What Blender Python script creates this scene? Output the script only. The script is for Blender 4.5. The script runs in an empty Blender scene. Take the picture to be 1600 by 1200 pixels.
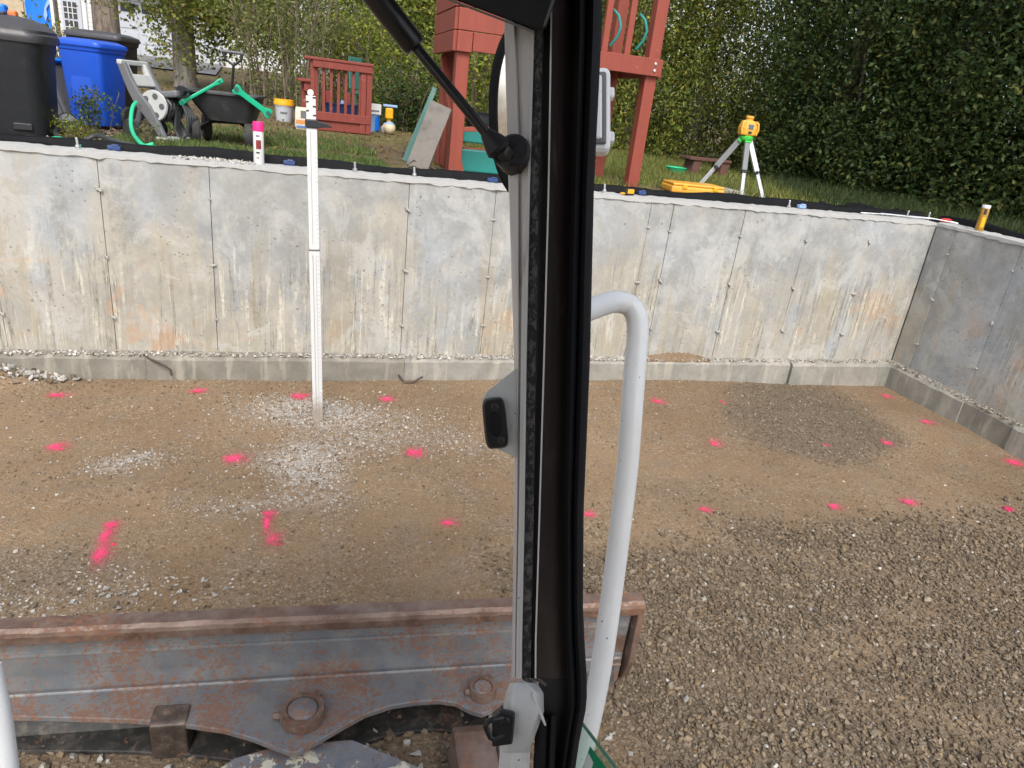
import bpy, bmesh, math, random
import numpy as np
from mathutils import Vector, Matrix

# ------------------------------------------------------------------ camera, sky, sun, exposure
scene = bpy.context.scene
col = scene.collection
F_PX, YAW, PITCH, ROLL, EYE = 1093.36, 0.3105, 0.3824, 0.1190, 2.004

def cam_axes():
    f = Vector((math.sin(YAW) * math.cos(PITCH), math.cos(YAW) * math.cos(PITCH), -math.sin(PITCH)))
    r = Vector((math.cos(YAW), -math.sin(YAW), 0))
    u = r.cross(f)
    return (math.cos(ROLL) * r + math.sin(ROLL) * u, -math.sin(ROLL) * r + math.cos(ROLL) * u, f)
CR, CU, CF = cam_axes()
EYE_P = Vector((0, 0, EYE))
cam_data = bpy.data.cameras.new("camera")
cam_data.sensor_width = 36.0
cam_data.lens = 36.0 * F_PX / 1600.0
cam_data.clip_start = 0.02
cam_data.clip_end = 600
cam = bpy.data.objects.new("camera", cam_data)
col.objects.link(cam)
cam.matrix_world = Matrix(((CR.x, CU.x, -CF.x, 0), (CR.y, CU.y, -CF.y, 0), (CR.z, CU.z, -CF.z, EYE), (0, 0, 0, 1)))
scene.camera = cam

SUN_DIR = Vector((-0.10, -0.68, 0.74)).normalized()
world = bpy.data.worlds.new("World")
scene.world = world
world.use_nodes = True
wn = world.node_tree.nodes
wl = world.node_tree.links
bg = wn["Background"]
sky = wn.new("ShaderNodeTexSky")
sky.sky_type = 'NISHITA'
sky.sun_disc = False
sky.sun_elevation = math.asin(SUN_DIR.z)
sky.sun_rotation = math.atan2(SUN_DIR.x, SUN_DIR.y)
sky.air_density = 1.0
sky.dust_density = 3.0
sky.ozone_density = 1.0
haze_sat = wn.new("ShaderNodeHueSaturation")      # thin bright cloud: the blue of the clear sky is washed out
haze_sat.inputs["Saturation"].default_value = 0.42
wl.new(sky.outputs[0], haze_sat.inputs["Color"])
wl.new(haze_sat.outputs[0], bg.inputs[0])
bg.inputs[1].default_value = 0.15
sun_data = bpy.data.lights.new("sun", 'SUN')
sun_data.energy = 1.5
sun_data.angle = math.radians(24)
sun_data.color = (1.0, 0.95, 0.87)
sun = bpy.data.objects.new("sun", sun_data)
col.objects.link(sun)
sun.rotation_euler = SUN_DIR.to_track_quat('Z', 'Y').to_euler()

vs = scene.view_settings
vs.view_transform = 'Standard'
vs.look = 'None'
vs.gamma = 1.0
vs.exposure = 0.77
vs.use_curve_mapping = False
scene.cycles.max_bounces = 6
scene.cycles.diffuse_bounces = 3
scene.cycles.use_adaptive_sampling = True
scene.cycles.adaptive_threshold = 0.02
scene.cycles.transparent_max_bounces = 12
scene.cycles.use_denoising = True

# ------------------------------------------------------------------ helpers
rng = np.random.default_rng(7)
random.seed(7)

def ray(u, v):
    return CR * ((u - 800) / F_PX) - CU * ((v - 600) / F_PX) + CF
def on_y(u, v, y):
    d = ray(u, v); return EYE_P + d * (y / d.y)
def on_x(u, v, x):
    d = ray(u, v); return EYE_P + d * (x / d.x)
def on_z(u, v, z):
    d = ray(u, v); return EYE_P + d * ((z - EYE) / d.z)
def deep(u, v, d):
    return EYE_P + ray(u, v) * d

def world_of(o):
    m = o.matrix_basis.copy()
    if o.parent: m = world_of(o.parent) @ m
    return m

def tag(o, label=None, cat=None, group=None, kind=None):
    if label: o["label"] = label
    if cat: o["category"] = cat
    if group: o["group"] = group
    if kind: o["kind"] = kind
    return o

def thing(name, loc, label, cat, rz=0.0, group=None, scale=1.0):
    o = bpy.data.objects.new(name, None)
    o.empty_display_size = 0.1
    col.objects.link(o)
    o.location = loc
    o.rotation_euler = (0, 0, rz)
    o.scale = (scale, scale, scale)
    return tag(o, label, cat, group)

def link_mesh(name, me, mat, parent=None):
    o = bpy.data.objects.new(name, me)
    col.objects.link(o)
    if mat and not me.materials: me.materials.append(mat)
    o.parent = parent
    return o

def share(o, parent, loc=None, rz=None, scale=None):
    c = o.copy(); col.objects.link(c); c.parent = parent
    if loc is not None: c.location = loc
    if rz is not None: c.rotation_euler = (0, 0, rz)
    if scale is not None: c.scale = scale
    return c

def copy_tree(o, parent=None):
    c = o.copy(); col.objects.link(c); c.parent = parent
    for ch in list(o.children): copy_tree(ch, c)
    return c

def fast_mesh(name, V, Fc, colors=None, smooth=False):
    V = np.asarray(V, np.float32); Fc = np.asarray(Fc, np.int32)
    me = bpy.data.meshes.new(name)
    k = Fc.shape[1]
    me.vertices.add(len(V)); me.vertices.foreach_set("co", V.ravel())
    me.loops.add(Fc.size); me.loops.foreach_set("vertex_index", Fc.ravel())
    me.polygons.add(len(Fc)); me.polygons.foreach_set("loop_start", np.arange(0, Fc.size, k, dtype=np.int32))
    if smooth: me.polygons.foreach_set("use_smooth", np.ones(len(Fc), bool))
    if colors is not None:
        a = me.color_attributes.new("Col", 'FLOAT_COLOR', 'POINT')
        c = np.ones((len(V), 4), np.float32); c[:, :3] = colors
        a.data.foreach_set("color", c.ravel())
    me.update(calc_edges=True)
    if not smooth: me.polygons.foreach_set("use_smooth", np.zeros(len(Fc), bool))
    return me

class MB:
    def __init__(s): s.v = []; s.f = []
    def add(s, vs_, fs):
        b = len(s.v); s.v += [Vector(p) for p in vs_]; s.f += [tuple(i + b for i in f) for f in fs]; return s
    def box(s, c, size, rot=None):
        x, y, z = (d / 2 for d in size); c = Vector(c)
        p = [Vector((i, j, k)) for i, j, k in ((-x,-y,-z),(x,-y,-z),(x,y,-z),(-x,y,-z),(-x,-y,z),(x,-y,z),(x,y,z),(-x,y,z))]
        if rot is not None: p = [rot @ q for q in p]
        return s.add([c + q for q in p], ((0,3,2,1),(4,5,6,7),(0,1,5,4),(1,2,6,5),(2,3,7,6),(3,0,4,7)))
    def box2(s, a, b):
        return s.box([(i + j) / 2 for i, j in zip(a, b)], [abs(j - i) for i, j in zip(a, b)])
    def bar(s, a, b, w, h, up=(0, 0, 1)):
        a, b = Vector(a), Vector(b); d = b - a; L = d.length; d.normalize(); up = Vector(up)
        if abs(d.dot(up)) > .98: up = Vector((0, 1, 0))
        x = d.cross(up).normalized(); y = x.cross(d)
        return s.box((a + b) / 2, (w, L, h), Matrix((x, d, y)).transposed())
    def tube(s, pts, r, n=10, cap=True):
        pts = [Vector(p) for p in pts]; m = len(pts)
        rs = r if isinstance(r, (list, tuple)) else [r] * m
        t0 = (pts[1] - pts[0]).normalized()
        up = Vector((0, 0, 1)) if abs(t0.z) < .9 else Vector((1, 0, 0))
        x = t0.cross(up).normalized(); b = len(s.v)
        for i, p in enumerate(pts):
            t = (pts[min(i + 1, m - 1)] - pts[max(i - 1, 0)]).normalized()
            x = (x - t * x.dot(t)).normalized(); y = t.cross(x)
            for k in range(n):
                a = 2 * math.pi * k / n
                s.v.append(p + (x * math.cos(a) + y * math.sin(a)) * rs[i])
        for i in range(m - 1):
            for k in range(n):
                k2 = (k + 1) % n
                s.f.append((b + i*n + k, b + i*n + k2, b + (i+1)*n + k2, b + (i+1)*n + k))
        if cap:
            s.f.append(tuple(b + k for k in reversed(range(n)))); s.f.append(tuple(b + (m-1)*n + k for k in range(n)))
        return s
    def lathe(s, prof, c=(0, 0, 0), axis=(0, 0, 1), n=24, cap=True):
        ax = Vector(axis).normalized(); c = Vector(c)
        up = Vector((1, 0, 0)) if abs(ax.x) < .9 else Vector((0, 1, 0))
        x = (up - ax * up.dot(ax)).normalized(); y = ax.cross(x); b = len(s.v)
        for r, h in prof:
            for k in range(n):
                a = 2 * math.pi * k / n
                s.v.append(c + ax * h + (x * math.cos(a) + y * math.sin(a)) * r)
        for i in range(len(prof) - 1):
            for k in range(n):
                k2 = (k + 1) % n
                s.f.append((b + i*n + k, b + i*n + k2, b + (i+1)*n + k2, b + (i+1)*n + k))
        if cap:
            s.f.append(tuple(b + k for k in reversed(range(n)))); s.f.append(tuple(b + (len(prof)-1)*n + k for k in range(n)))
        return s
    def prism(s, poly, o, ex, ey, h):
        o, ex, ey = Vector(o), Vector(ex), Vector(ey); ez = ex.cross(ey).normalized(); n = len(poly)
        p = [o + ex * a + ey * b_ for a, b_ in poly]
        return s.add(p + [q + ez * h for q in p], [tuple(reversed(range(n))), tuple(range(n, 2*n))] + [(i, (i+1) % n, n + (i+1) % n, n + i) for i in range(n)])
    def loft(s, secs, closed=True, cap=True):
        n = len(secs[0]); b = len(s.v)
        for sec in secs: s.v += [Vector(p) for p in sec]
        for i in range(len(secs) - 1):
            for k in range(n if closed else n - 1):
                k2 = (k + 1) % n
                s.f.append((b + i*n + k, b + i*n + k2, b + (i+1)*n + k2, b + (i+1)*n + k))
        if cap and closed:
            s.f.append(tuple(b + k for k in reversed(range(n)))); s.f.append(tuple(b + (len(secs)-1)*n + k for k in range(n)))
        return s
    def build(s, name, mat, parent=None, smooth=False, bevel=0.0, world=False, seg=2, sub=0):
        me = bpy.data.meshes.new(name)
        V = s.v
        if world and parent:
            inv = world_of(parent).inverted(); V = [inv @ p for p in V]
        me.from_pydata([tuple(p) for p in V], [], s.f)
        bm = bmesh.new(); bm.from_mesh(me)
        bmesh.ops.recalc_face_normals(bm, faces=bm.faces)
        if bevel:
            ed = [e for e in bm.edges if len(e.link_faces) == 2 and e.calc_face_angle(0) > .5]
            bmesh.ops.bevel(bm, geom=ed, offset=bevel, segments=seg, affect='EDGES', profile=.5, clamp_overlap=True)
        if sub:
            bmesh.ops.subdivide_edges(bm, edges=bm.edges, cuts=sub, use_grid_fill=True)
        bm.to_mesh(me); bm.free()
        me.polygons.foreach_set("use_smooth", [False] * len(me.polygons))
        if smooth:
            me.polygons.foreach_set("use_smooth", [True] * len(me.polygons))
            try: me.set_sharp_from_angle(angle=math.radians(38))
            except Exception: pass
        return link_mesh(name, me, mat, parent)

def part(name, mat, parent, fn, **kw):
    m = MB(); fn(m); return m.build(name, mat, parent, **kw)

# ------------------------------------------------------------------ material helpers
class NT:
    def __init__(s, name):
        s.m = bpy.data.materials.new(name); s.m.use_nodes = True
        s.t = s.m.node_tree; s.n = s.t.nodes; s.l = s.t.links
        s.b = s.n["Principled BSDF"]; s.out = s.n["Material Output"]
        s.oc = None; s.gp = None
    def put(s, sock, val):
        if hasattr(val, "is_output"): s.l.new(val, sock)
        elif isinstance(val, (tuple, list)) and len(val) == 3 and sock.type == 'RGBA': sock.default_value = (*val, 1)
        else: sock.default_value = val
    def obj(s):
        if not s.oc: s.oc = s.n.new("ShaderNodeTexCoord").outputs["Object"]
        return s.oc
    def pos(s):
        if not s.gp: s.gp = s.n.new("ShaderNodeNewGeometry").outputs["Position"]
        return s.gp
    def map(s, vec, sc=(1, 1, 1), loc=(0, 0, 0)):
        n = s.n.new("ShaderNodeMapping"); s.l.new(vec, n.inputs[0]); n.inputs["Scale"].default_value = sc
        s.put(n.inputs["Location"], loc); return n.outputs[0]
    def noise(s, vec, sc=5, det=4, ro=.55, dist=0):
        n = s.n.new("ShaderNodeTexNoise"); s.l.new(vec, n.inputs["Vector"]); n.inputs["Scale"].default_value = sc
        n.inputs["Detail"].default_value = det; n.inputs["Roughness"].default_value = ro; n.inputs["Distortion"].default_value = dist
        return n.outputs[0]
    def vor(s, vec, sc=20, feat='F1', out="Distance", rnd=1.0):
        n = s.n.new("ShaderNodeTexVoronoi"); n.feature = feat; s.l.new(vec, n.inputs["Vector"]); n.inputs["Scale"].default_value = sc
        n.inputs["Randomness"].default_value = rnd
        return n.outputs[out]
    def math(s, op, a, b=0.0, clamp=False):
        n = s.n.new("ShaderNodeMath"); n.operation = op; n.use_clamp = clamp
        s.put(n.inputs[0], a); s.put(n.inputs[1], b); return n.outputs[0]
    def step(s, x, lo, hi):
        n = s.n.new("ShaderNodeMapRange"); n.interpolation_type = 'SMOOTHSTEP'
        s.put(n.inputs[0], x); n.inputs[1].default_value = lo; n.inputs[2].default_value = hi
        return n.outputs[0]
    def mix(s, f, a, b, mode='MIX'):
        n = s.n.new("ShaderNodeMix"); n.data_type = 'RGBA'; n.blend_type = mode
        s.put(n.inputs[0], f); s.put(n.inputs[6], a); s.put(n.inputs[7], b); return n.outputs[2]
    def sep(s, vec):
        n = s.n.new("ShaderNodeSeparateXYZ"); s.l.new(vec, n.inputs[0]); return n.outputs
    def rnd(s): return s.n.new("ShaderNodeObjectInfo").outputs["Random"]
    def attr(s, name="Col"):
        n = s.n.new("ShaderNodeAttribute"); n.attribute_name = name; return n.outputs["Color"]
    def bump(s, h, st=.3, d=.01):
        n = s.n.new("ShaderNodeBump"); n.inputs["Strength"].default_value = st; n.inputs["Distance"].default_value = d
        s.l.new(h, n.inputs["Height"]); s.l.new(n.outputs[0], s.b.inputs["Normal"]); return n.outputs[0]
    def fin(s, colr=None, rough=.6, metal=0, spec=None, alpha=None):
        if colr is not None: s.put(s.b.inputs["Base Color"], colr)
        s.put(s.b.inputs["Roughness"], rough); s.put(s.b.inputs["Metallic"], metal)
        if spec is not None: s.b.inputs["Specular IOR Level"].default_value = spec
        if alpha is not None: s.put(s.b.inputs["Alpha"], alpha)
        return s.m

def mul(c, k): return tuple(min(1, x * k) for x in c)

def pm(name, c, rough=.55, metal=0, var=.18, sc=6, bump=.12, bs=60, c2=None, dirt=0.0, dirtc=(.16, .12, .08), spec=None):
    t = NT(name); o = t.obj()
    n1 = t.noise(o, sc, 5, .6)
    cc = t.mix(n1, mul(c, 1 - var), c2 or mul(c, 1 + var))
    if dirt:
        dm = t.step(t.noise(t.map(o, (1, 1, 1), (3, 1, 7)), sc * 1.7, 6, .65), .62 - dirt * .3, .80)
        cc = t.mix(t.math('MULTIPLY', dm, min(1, dirt * 1.6)), cc, dirtc)
    if bump: t.bump(t.noise(o, bs, 4, .6), bump, .004)
    r = t.math('ADD', t.math('MULTIPLY', t.noise(o, sc * 3, 3), .25), rough - .12, True)
    return t.fin(cc, r, metal, spec)

M = {}
M['black_plastic'] = pm('black_plastic', (.014, .016, .020), .5, var=.25, sc=9, bump=.1, dirt=.3, dirtc=(.05, .05, .055))
M['dark_lid'] = pm('dark_lid', (.05, .05, .055), .42, var=.2)
M['blue_plastic'] = pm('blue_plastic', (.012, .085, .55), .38, var=.12, dirt=.15, dirtc=(.05, .12, .4))
M['grey_plastic'] = pm('grey_plastic', (.14, .145, .155), .5, var=.15)
M['mid_grey_plastic'] = pm('mid_grey_plastic', (.10, .105, .115), .45, var=.15)
M['white_plastic'] = pm('white_plastic', (.48, .49, .48), .45, var=.08, dirt=.2)
M['green_plastic'] = pm('green_plastic', (.0, .38, .20), .4, var=.15)
M['dark_green'] = pm('dark_green', (.015, .10, .085), .5, var=.2)
M['teal_plastic'] = pm('teal_plastic', (.02, .22, .20), .4, var=.2)
M['hose_green'] = pm('hose_green', (.02, .50, .25), .4, var=.1)
M['hose_dark'] = pm('hose_dark', (.045, .048, .05), .45, var=.2)
M['tarp_blue'] = pm('tarp_blue', (.0, .17, .80), .4, var=.12, sc=3)
M['rubber'] = pm('rubber', (.006, .006, .008), .7, var=.3, bump=.1, dirt=.3, dirtc=(.025, .022, .02), spec=.25)
M['tyre'] = pm('tyre', (.03, .03, .03), .8, var=.3, dirt=.4, dirtc=(.10, .08, .06))
M['yellow'] = pm('yellow', (.75, .36, .015), .42, var=.1)
M['bucket_yellow'] = pm('bucket_yellow', (.80, .40, .01), .4, var=.08)
M['orange'] = pm('orange', (.8, .18, .05), .5)
M['laser_yellow'] = pm('laser_yellow', (.72, .36, .05), .42, var=.08)
M['laser_green'] = pm('laser_green', (.06, .55, .08), .4, var=.08)
M['alu'] = pm('alu', (.62, .64, .66), .38, .75, var=.1)
M['alu_dull_and_shaded'] = pm('alu_dull_and_shaded', (.23, .24, .25), .5, .3, var=.1)
M['screen'] = pm('screen', (.10, .14, .20), .2, var=.1, bump=0)
M['red_wood'] = None
M['pink_cap'] = pm('pink_cap', (.95, .02, .22), .4, var=.06)
M['can_white'] = pm('can_white', (.60, .60, .60), .35, var=.05)
M['print_red'] = pm('print_red', (.45, .04, .04), .5, var=.3, sc=60, c2=(.12, .02, .02))
M['print_black'] = pm('print_black', (.03, .03, .03), .5)
M['can_brown'] = pm('can_brown', (.42, .22, .035), .35, .3, var=.15, sc=14)
M['tool_red'] = pm('tool_red', (.5, .02, .02), .45)
M['clip_blue'] = pm('clip_blue', (.02, .05, .16), .5)
M['clip_pale'] = pm('clip_pale', (.25, .38, .62), .5)
M['membrane'] = pm('membrane', (.006, .0065, .008), .7, var=.3, spec=.15)
M['zinc'] = pm('zinc', (.55, .56, .57), .4, .8, var=.2)
M['rust_wire'] = pm('rust_wire', (.07, .05, .04), .8, var=.3)
M['paper'] = pm('paper', (.62, .56, .46), .8, var=.1)
M['print_orange'] = pm('print_orange', (.6, .26, .08), .7)
M['print_blue'] = pm('print_blue', (.10, .20, .5), .7)
M['cream_ball'] = pm('cream_ball', (.62, .52, .36), .5, var=.1)
M['trim_white'] = pm('trim_white', (.60, .60, .60), .6, var=.06)
M['garage_white'] = pm('garage_white', (.44, .46, .50), .6, var=.05)
M['glass_dark'] = pm('glass_dark', (.03, .035, .045), .12, var=.3, sc=2, bump=0)
M['grey_ply'] = pm('grey_ply', (.16, .145, .13), .8, var=.35, sc=5, dirt=.5, dirtc=(.06, .05, .04))
M['bolt_dark'] = pm('bolt_dark', (.05, .045, .04), .5, .4, var=.3, sc=40)
M['black_paint'] = pm('black_paint', (.010, .010, .011), .38, var=.3)
M['satin_black'] = pm('satin_black', (.008, .008, .010), .6, var=.3)
M['chrome'] = pm('chrome', (.75, .76, .78), .14, 1, var=.05, bump=0)
M['sheath'] = pm('sheath', (.46, .36, .23), .85, var=.35, sc=14, c2=(.62, .52, .38))
M['bench_brown'] = pm('bench_brown', (.11, .05, .04), .8, var=.3)
def rod_mat():
    t = NT('rod_white'); o = t.obj(); x, y, z = t.sep(o)
    c = t.mix(t.noise(o, 14, 5, .6), (.56, .57, .58), (.66, .66, .66))
    mud = t.step(t.math('ADD', z, t.math('MULTIPLY', t.noise(o, 30, 6, .7), -.22)), .10, -.06)
    c = t.mix(t.math('MULTIPLY', mud, .8), c, (.26, .19, .12))
    sc_ = t.step(t.noise(t.map(o, (60, 60, 6)), 1.5, 6, .7), .60, .68)
    c = t.mix(t.math('MULTIPLY', sc_, .4), c, (.36, .35, .33))
    return t.fin(c, .42)
M['rod_white'] = rod_mat()
M['slab_grey'] = pm('slab_grey', (.30, .28, .26), .85, var=.2)

def wood(name, c, grain=1.0, rough=.62):
    t = NT(name); o = t.obj()
    g = t.noise(t.map(o, (22, 22, 2.0)), 1.2, 6, .65, .4)
    cc = t.mix(g, mul(c, 1 - .3 * grain), mul(c, 1 + .25 * grain))
    w = t.step(t.noise(o, 7, 6, .7), .60, .74)
    cc = t.mix(t.math('MULTIPLY', w, .45), cc, mul(c, .55))
    cc = t.mix(t.math('MULTIPLY', t.step(t.noise(o, 15, 5, .6), .64, .72), .3), cc, (.45, .30, .26))
    t.bump(g, .25, .004)
    return t.fin(cc, rough)
M['red_wood'] = wood('red_wood', (.25, .050, .030))
M['deck_red'] = wood('deck_red', (.21, .038, .026))

# concrete of the poured foundation
def concrete(name, wet=0.0):
    t = NT(name); p = t.pos(); x, y, z = t.sep(p); r = t.rnd()
    n_big = t.noise(p, 1.1, 4, .55); n_mid = t.noise(p, 4.5, 6, .62); n_fine = t.noise(p, 38, 5, .65)
    c = t.mix(t.step(n_mid, .3, .7), (.255, .265, .265), (.405, .405, .392))
    c = t.mix(t.math('MULTIPLY', t.step(n_big, .42, .62), .55), c, (.36, .39, .425))
    r2 = t.math('FRACT', t.math('MULTIPLY', r, 7.31)); brk = t.step(t.noise(p, 27, 7, .72), .40, .60)
    low = t.math('SUBTRACT', 1.02, z)                       # stains are heavier low on the wall
    wob = t.math('ADD', t.math('MULTIPLY', t.noise(t.map(p, (2.2, 2.2, .75), (4, 2, 9)), 1.4, 5, .62, .5), 2.1), -1.0)
    base = t.math('ADD', t.math('ADD', t.math('MULTIPLY', low, .62), t.math('MULTIPLY', wob, 1.35)), t.math('ADD', t.math('MULTIPLY', t.math('SUBTRACT', r, .5), .75), t.math('MULTIPLY', t.math('SUBTRACT', n_mid, .5), .9)))
    tan = t.step(base, .0, .5)
    c = t.mix(t.math('MULTIPLY', tan, .46), c, (.405, .35, .25))
    ora = t.math('MULTIPLY', t.step(t.noise(t.map(p, (1, 1, .8), (7, 3, 5)), 2.1, 5, .6), .585, .66), t.step(low, .05, .5))
    c = t.mix(t.math('MULTIPLY', ora, .55), c, (.46, .27, .15))
    s1 = t.noise(t.map(p, (26, 26, 1.3)), 1.0, 7, .68, .5)
    s2 = t.noise(t.map(p, (34, 34, 2.2), (3, 8, 1)), 1.0, 7, .70, .6)
    patch = t.step(t.math('ADD', t.noise(t.map(p, (1.3, 1.3, .8), (1, 5, 2)), 1.6, 4, .55), t.math('ADD', t.math('MULTIPLY', r2, .30), t.math('MULTIPLY', low, .10))), .53, .70)
    drk = t.math('MULTIPLY', t.math('MULTIPLY', t.step(s1, .52, .61), patch), t.step(low, -.2, .35))
    c = t.mix(t.math('MULTIPLY', t.math('MULTIPLY', drk, .92), t.math('ADD', .35, t.math('MULTIPLY', brk, .65))), c, (.17, .155, .115))
    crm = t.math('MULTIPLY', t.math('MULTIPLY', t.step(s2, .54, .61), patch), t.step(low, -.3, .4))
    c = t.mix(t.math('MULTIPLY', t.math('MULTIPLY', crm, .85), t.math('ADD', .3, t.math('MULTIPLY', brk, .7))), c, (.60, .565, .475))
    bs = t.noise(t.map(p, (4.2, 4.2, .50), (6, 1, 3)), 1.0, 6, .62, .5)
    c = t.mix(t.math('MULTIPLY', t.math('MULTIPLY', t.step(bs, .52, .62), t.step(low, -.35, .3)), .50), c, (.335, .29, .205))
    c = t.mix(t.math('MULTIPLY', t.math('MULTIPLY', t.step(bs, .43, .35), brk), .50), c, (.21, .205, .18))
    bl1 = t.noise(t.map(p, (1, 1, .8), (3, 9, 4)), 2.7, 9, .68, .8)
    c = t.mix(t.math('MULTIPLY', t.step(bl1, .53, .57), .40), c, (.27, .265, .245))
    c = t.mix(t.math('MULTIPLY', t.step(bl1, .45, .41), .34), c, (.49, .495, .49))
    ora2 = t.math('MULTIPLY', t.step(t.noise(t.map(p, (1, 1, 1), (1, 2, 8)), 3.4, 8, .66, .6), .63, .66), t.step(low, .0, .5))
    c = t.mix(t.math('MULTIPLY', ora2, .5), c, (.45, .29, .18))
    topd = t.math('MULTIPLY', t.step(z, 1.26, 1.44), t.step(t.noise(t.map(p, (5, 5, 1.2)), 1.3, 4), .4, .7))
    c = t.mix(t.math('MULTIPLY', topd, .35), c, (.30, .29, .26))
    pit = t.math('MULTIPLY', t.step(t.vor(p, 26), .20, .10), t.step(t.noise(p, 3.2, 3), .45, .62))
    pit2 = t.math('MULTIPLY', t.step(t.vor(t.map(p, (1, 1, 1), (2, 2, 2)), 9), .10, .05), t.step(t.noise(p, 2, 2), .4, .6))
    pits = t.math('MAXIMUM', pit, pit2)
    c = t.mix(t.math('MULTIPLY', pits, .65), c, (.13, .125, .11))
    c = t.mix(.28, c, t.mix(n_fine, (.2, .2, .2), (.75, .75, .75)), 'OVERLAY')
    h = t.math('ADD', t.math('MULTIPLY', n_fine, .3), t.math('SUBTRACT', t.math('MULTIPLY', n_mid, .8), t.math('MULTIPLY', pits, .9)))
    t.bump(h, .35, .006)
    return t.fin(c, .88)
M['concrete'] = concrete('concrete')

def footing_mat(name, c, c2):
    t = NT(name); p = t.pos()
    n = t.noise(p, 5, 6, .62); nf = t.noise(p, 45, 4, .6)
    k = t.mix(t.step(n, .32, .68), c, c2)
    st = t.step(t.noise(t.map(p, (14, 14, 2)), 1, 5, .6), .5, .66)
    k = t.mix(t.math('MULTIPLY', st, .35), k, (.50, .46, .38))
    k = t.mix(t.math('MULTIPLY', t.step(nf, .55, .7), .3), k, (.12, .11, .09))
    t.bump(t.math('ADD', n, t.math('MULTIPLY', nf, .5)), .45, .008)
    return t.fin(k, .85)
M['footing_damp'] = footing_mat('footing_damp', (.165, .155, .130), (.24, .225, .19))
M['footing_dry'] = footing_mat('footing_dry', (.215, .207, .182), (.30, .288, .258))
M['tie_grey'] = pm('tie_grey', (.36, .35, .32), .9, var=.25, sc=30, bump=.4)
M['skylit_top'] = pm('skylit_top', (.40, .40, .39), .9, var=.2, sc=12, bump=.4, bs=70, dirt=.3, dirtc=(.36, .35, .32))  # wall top concrete made paler: its sky light is put into the colour

# packed floor of the pit
def floor_mat():
    t = NT('pit_soil'); p = t.pos()
    a = t.noise(p, .85, 5, .6); b = t.noise(p, 5, 6, .65); f = t.noise(p, 70, 4, .7); g = t.noise(p, 190, 3, .7)
    c = t.mix(t.step(a, .35, .65), (.195, .128, .074), (.262, .178, .105))
    c = t.mix(t.math('MULTIPLY', t.step(b, .45, .7), .55), c, (.205, .165, .125))
    gm_ = t.sep(t.attr("Col"))
    c = t.mix(gm_[0], c, t.mix(f, (.095, .074, .054), (.175, .140, .102)))
    c = t.mix(t.math('MULTIPLY', t.step(f, .50, .66), .45), c, (.35, .27, .18))
    c = t.mix(t.math('MULTIPLY', t.step(g, .56, .64), .4), c, (.10, .075, .05))
    dust = t.math('MULTIPLY', t.step(gm_[1], .15, .9), t.step(t.noise(p, 24, 7, .72), .40, .62))
    c = t.mix(t.math('MULTIPLY', dust, .75), c, (.50, .48, .45))
    wv = t.mix(.06, p, t.n.new("ShaderNodeTexNoise").outputs[1])
    peb = t.math('MULTIPLY', t.step(t.noise(p, 2.6, 5, .65), .40, .62), .8)
    for sc_, k_ in ((62, .55), (120, .6)):
        cell = t.sep(t.vor(wv, sc_, 'F1', "Color")); dd = t.vor(wv, sc_, 'F1', "Distance")
        tone = t.mix(t.step(cell[0], .15, .95), (.115, .088, .062), (.40, .33, .25))
        c = t.mix(t.math('MULTIPLY', t.math('MULTIPLY', t.step(dd, .62, .30), t.step(cell[1], .35, .5)), t.math('ADD', .18, t.math('MULTIPLY', peb, k_))), c, tone)
    hgt = t.math('SUBTRACT', t.math('ADD', t.math('MULTIPLY', f, .7), t.math('MULTIPLY', g, .5)), t.math('MULTIPLY', dd, .5))
    t.bump(hgt, .7, .010)
    return t.fin(c, .95, spec=.2)
M['pit_soil'] = floor_mat()

def yard_mat():
    t = NT('yard_soil'); p = t.pos()
    a = t.noise(p, .55, 5, .6); b = t.noise(p, 9, 6, .65); f = t.noise(p, 60, 4, .7)
    c = t.mix(t.step(a, .42, .60), (.095, .070, .048), (.125, .115, .045))
    c = t.mix(t.math('MULTIPLY', t.step(b, .45, .62), .6), c, (.20, .150, .085))
    c = t.mix(t.math('MULTIPLY', t.step(f, .5, .7), .4), c, (.06, .05, .03))
    t.bump(t.math('ADD', b, f), .6, .02)
    return t.fin(c, .95, spec=.2)
M['yard_soil'] = yard_mat()
M['drive'] = pm('drive', (.17, .165, .17), .9, var=.2)

def attr_mat(name, rough=.85, transl=0.0, grain=40, k=.25):
    t = NT(name); c = t.attr("Col")
    c = t.mix(k, c, t.mix(t.noise(t.pos(), grain, 3, .6), (.1, .1, .1), (.9, .9, .9)), 'OVERLAY')
    t.fin(c, rough, spec=.25)
    if transl:
        tr = t.n.new("ShaderNodeBsdfTranslucent"); t.l.new(c, tr.inputs[0])
        mx = t.n.new("ShaderNodeMixShader"); mx.inputs[0].default_value = transl
        t.l.new(t.b.outputs[0], mx.inputs[1]); t.l.new(tr.outputs[0], mx.inputs[2]); t.l.new(mx.outputs[0], t.out.inputs[0])
    return t.m
M['stone'] = attr_mat('stone', .9, 0, 60, .35)
M['leaf'] = attr_mat('leaf', .5, .50, 3, .15)
M['conifer'] = attr_mat('conifer', .6, .48, 2.5, .25)
M['grass'] = attr_mat('grass', .6, .3, 3, .15)
M['chips'] = attr_mat('chips', .9, 0, 40, .2)

def bark_mat(name, c, c2):
    t = NT(name); o = t.obj()
    g = t.noise(t.map(o, (16, 16, 3)), 1.3, 6, .7, .6)
    t.bump(g, .9, .03)
    return t.fin(t.mix(t.step(g, .35, .65), c, c2), .92)
M['bark'] = bark_mat('bark', (.10, .078, .062), (.26, .215, .18))
M['bark_grey'] = bark_mat('bark_grey', (.15, .13, .115), (.30, .275, .25))
M['twig'] = bark_mat('twig', (.10, .08, .06), (.24, .19, .14))

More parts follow.
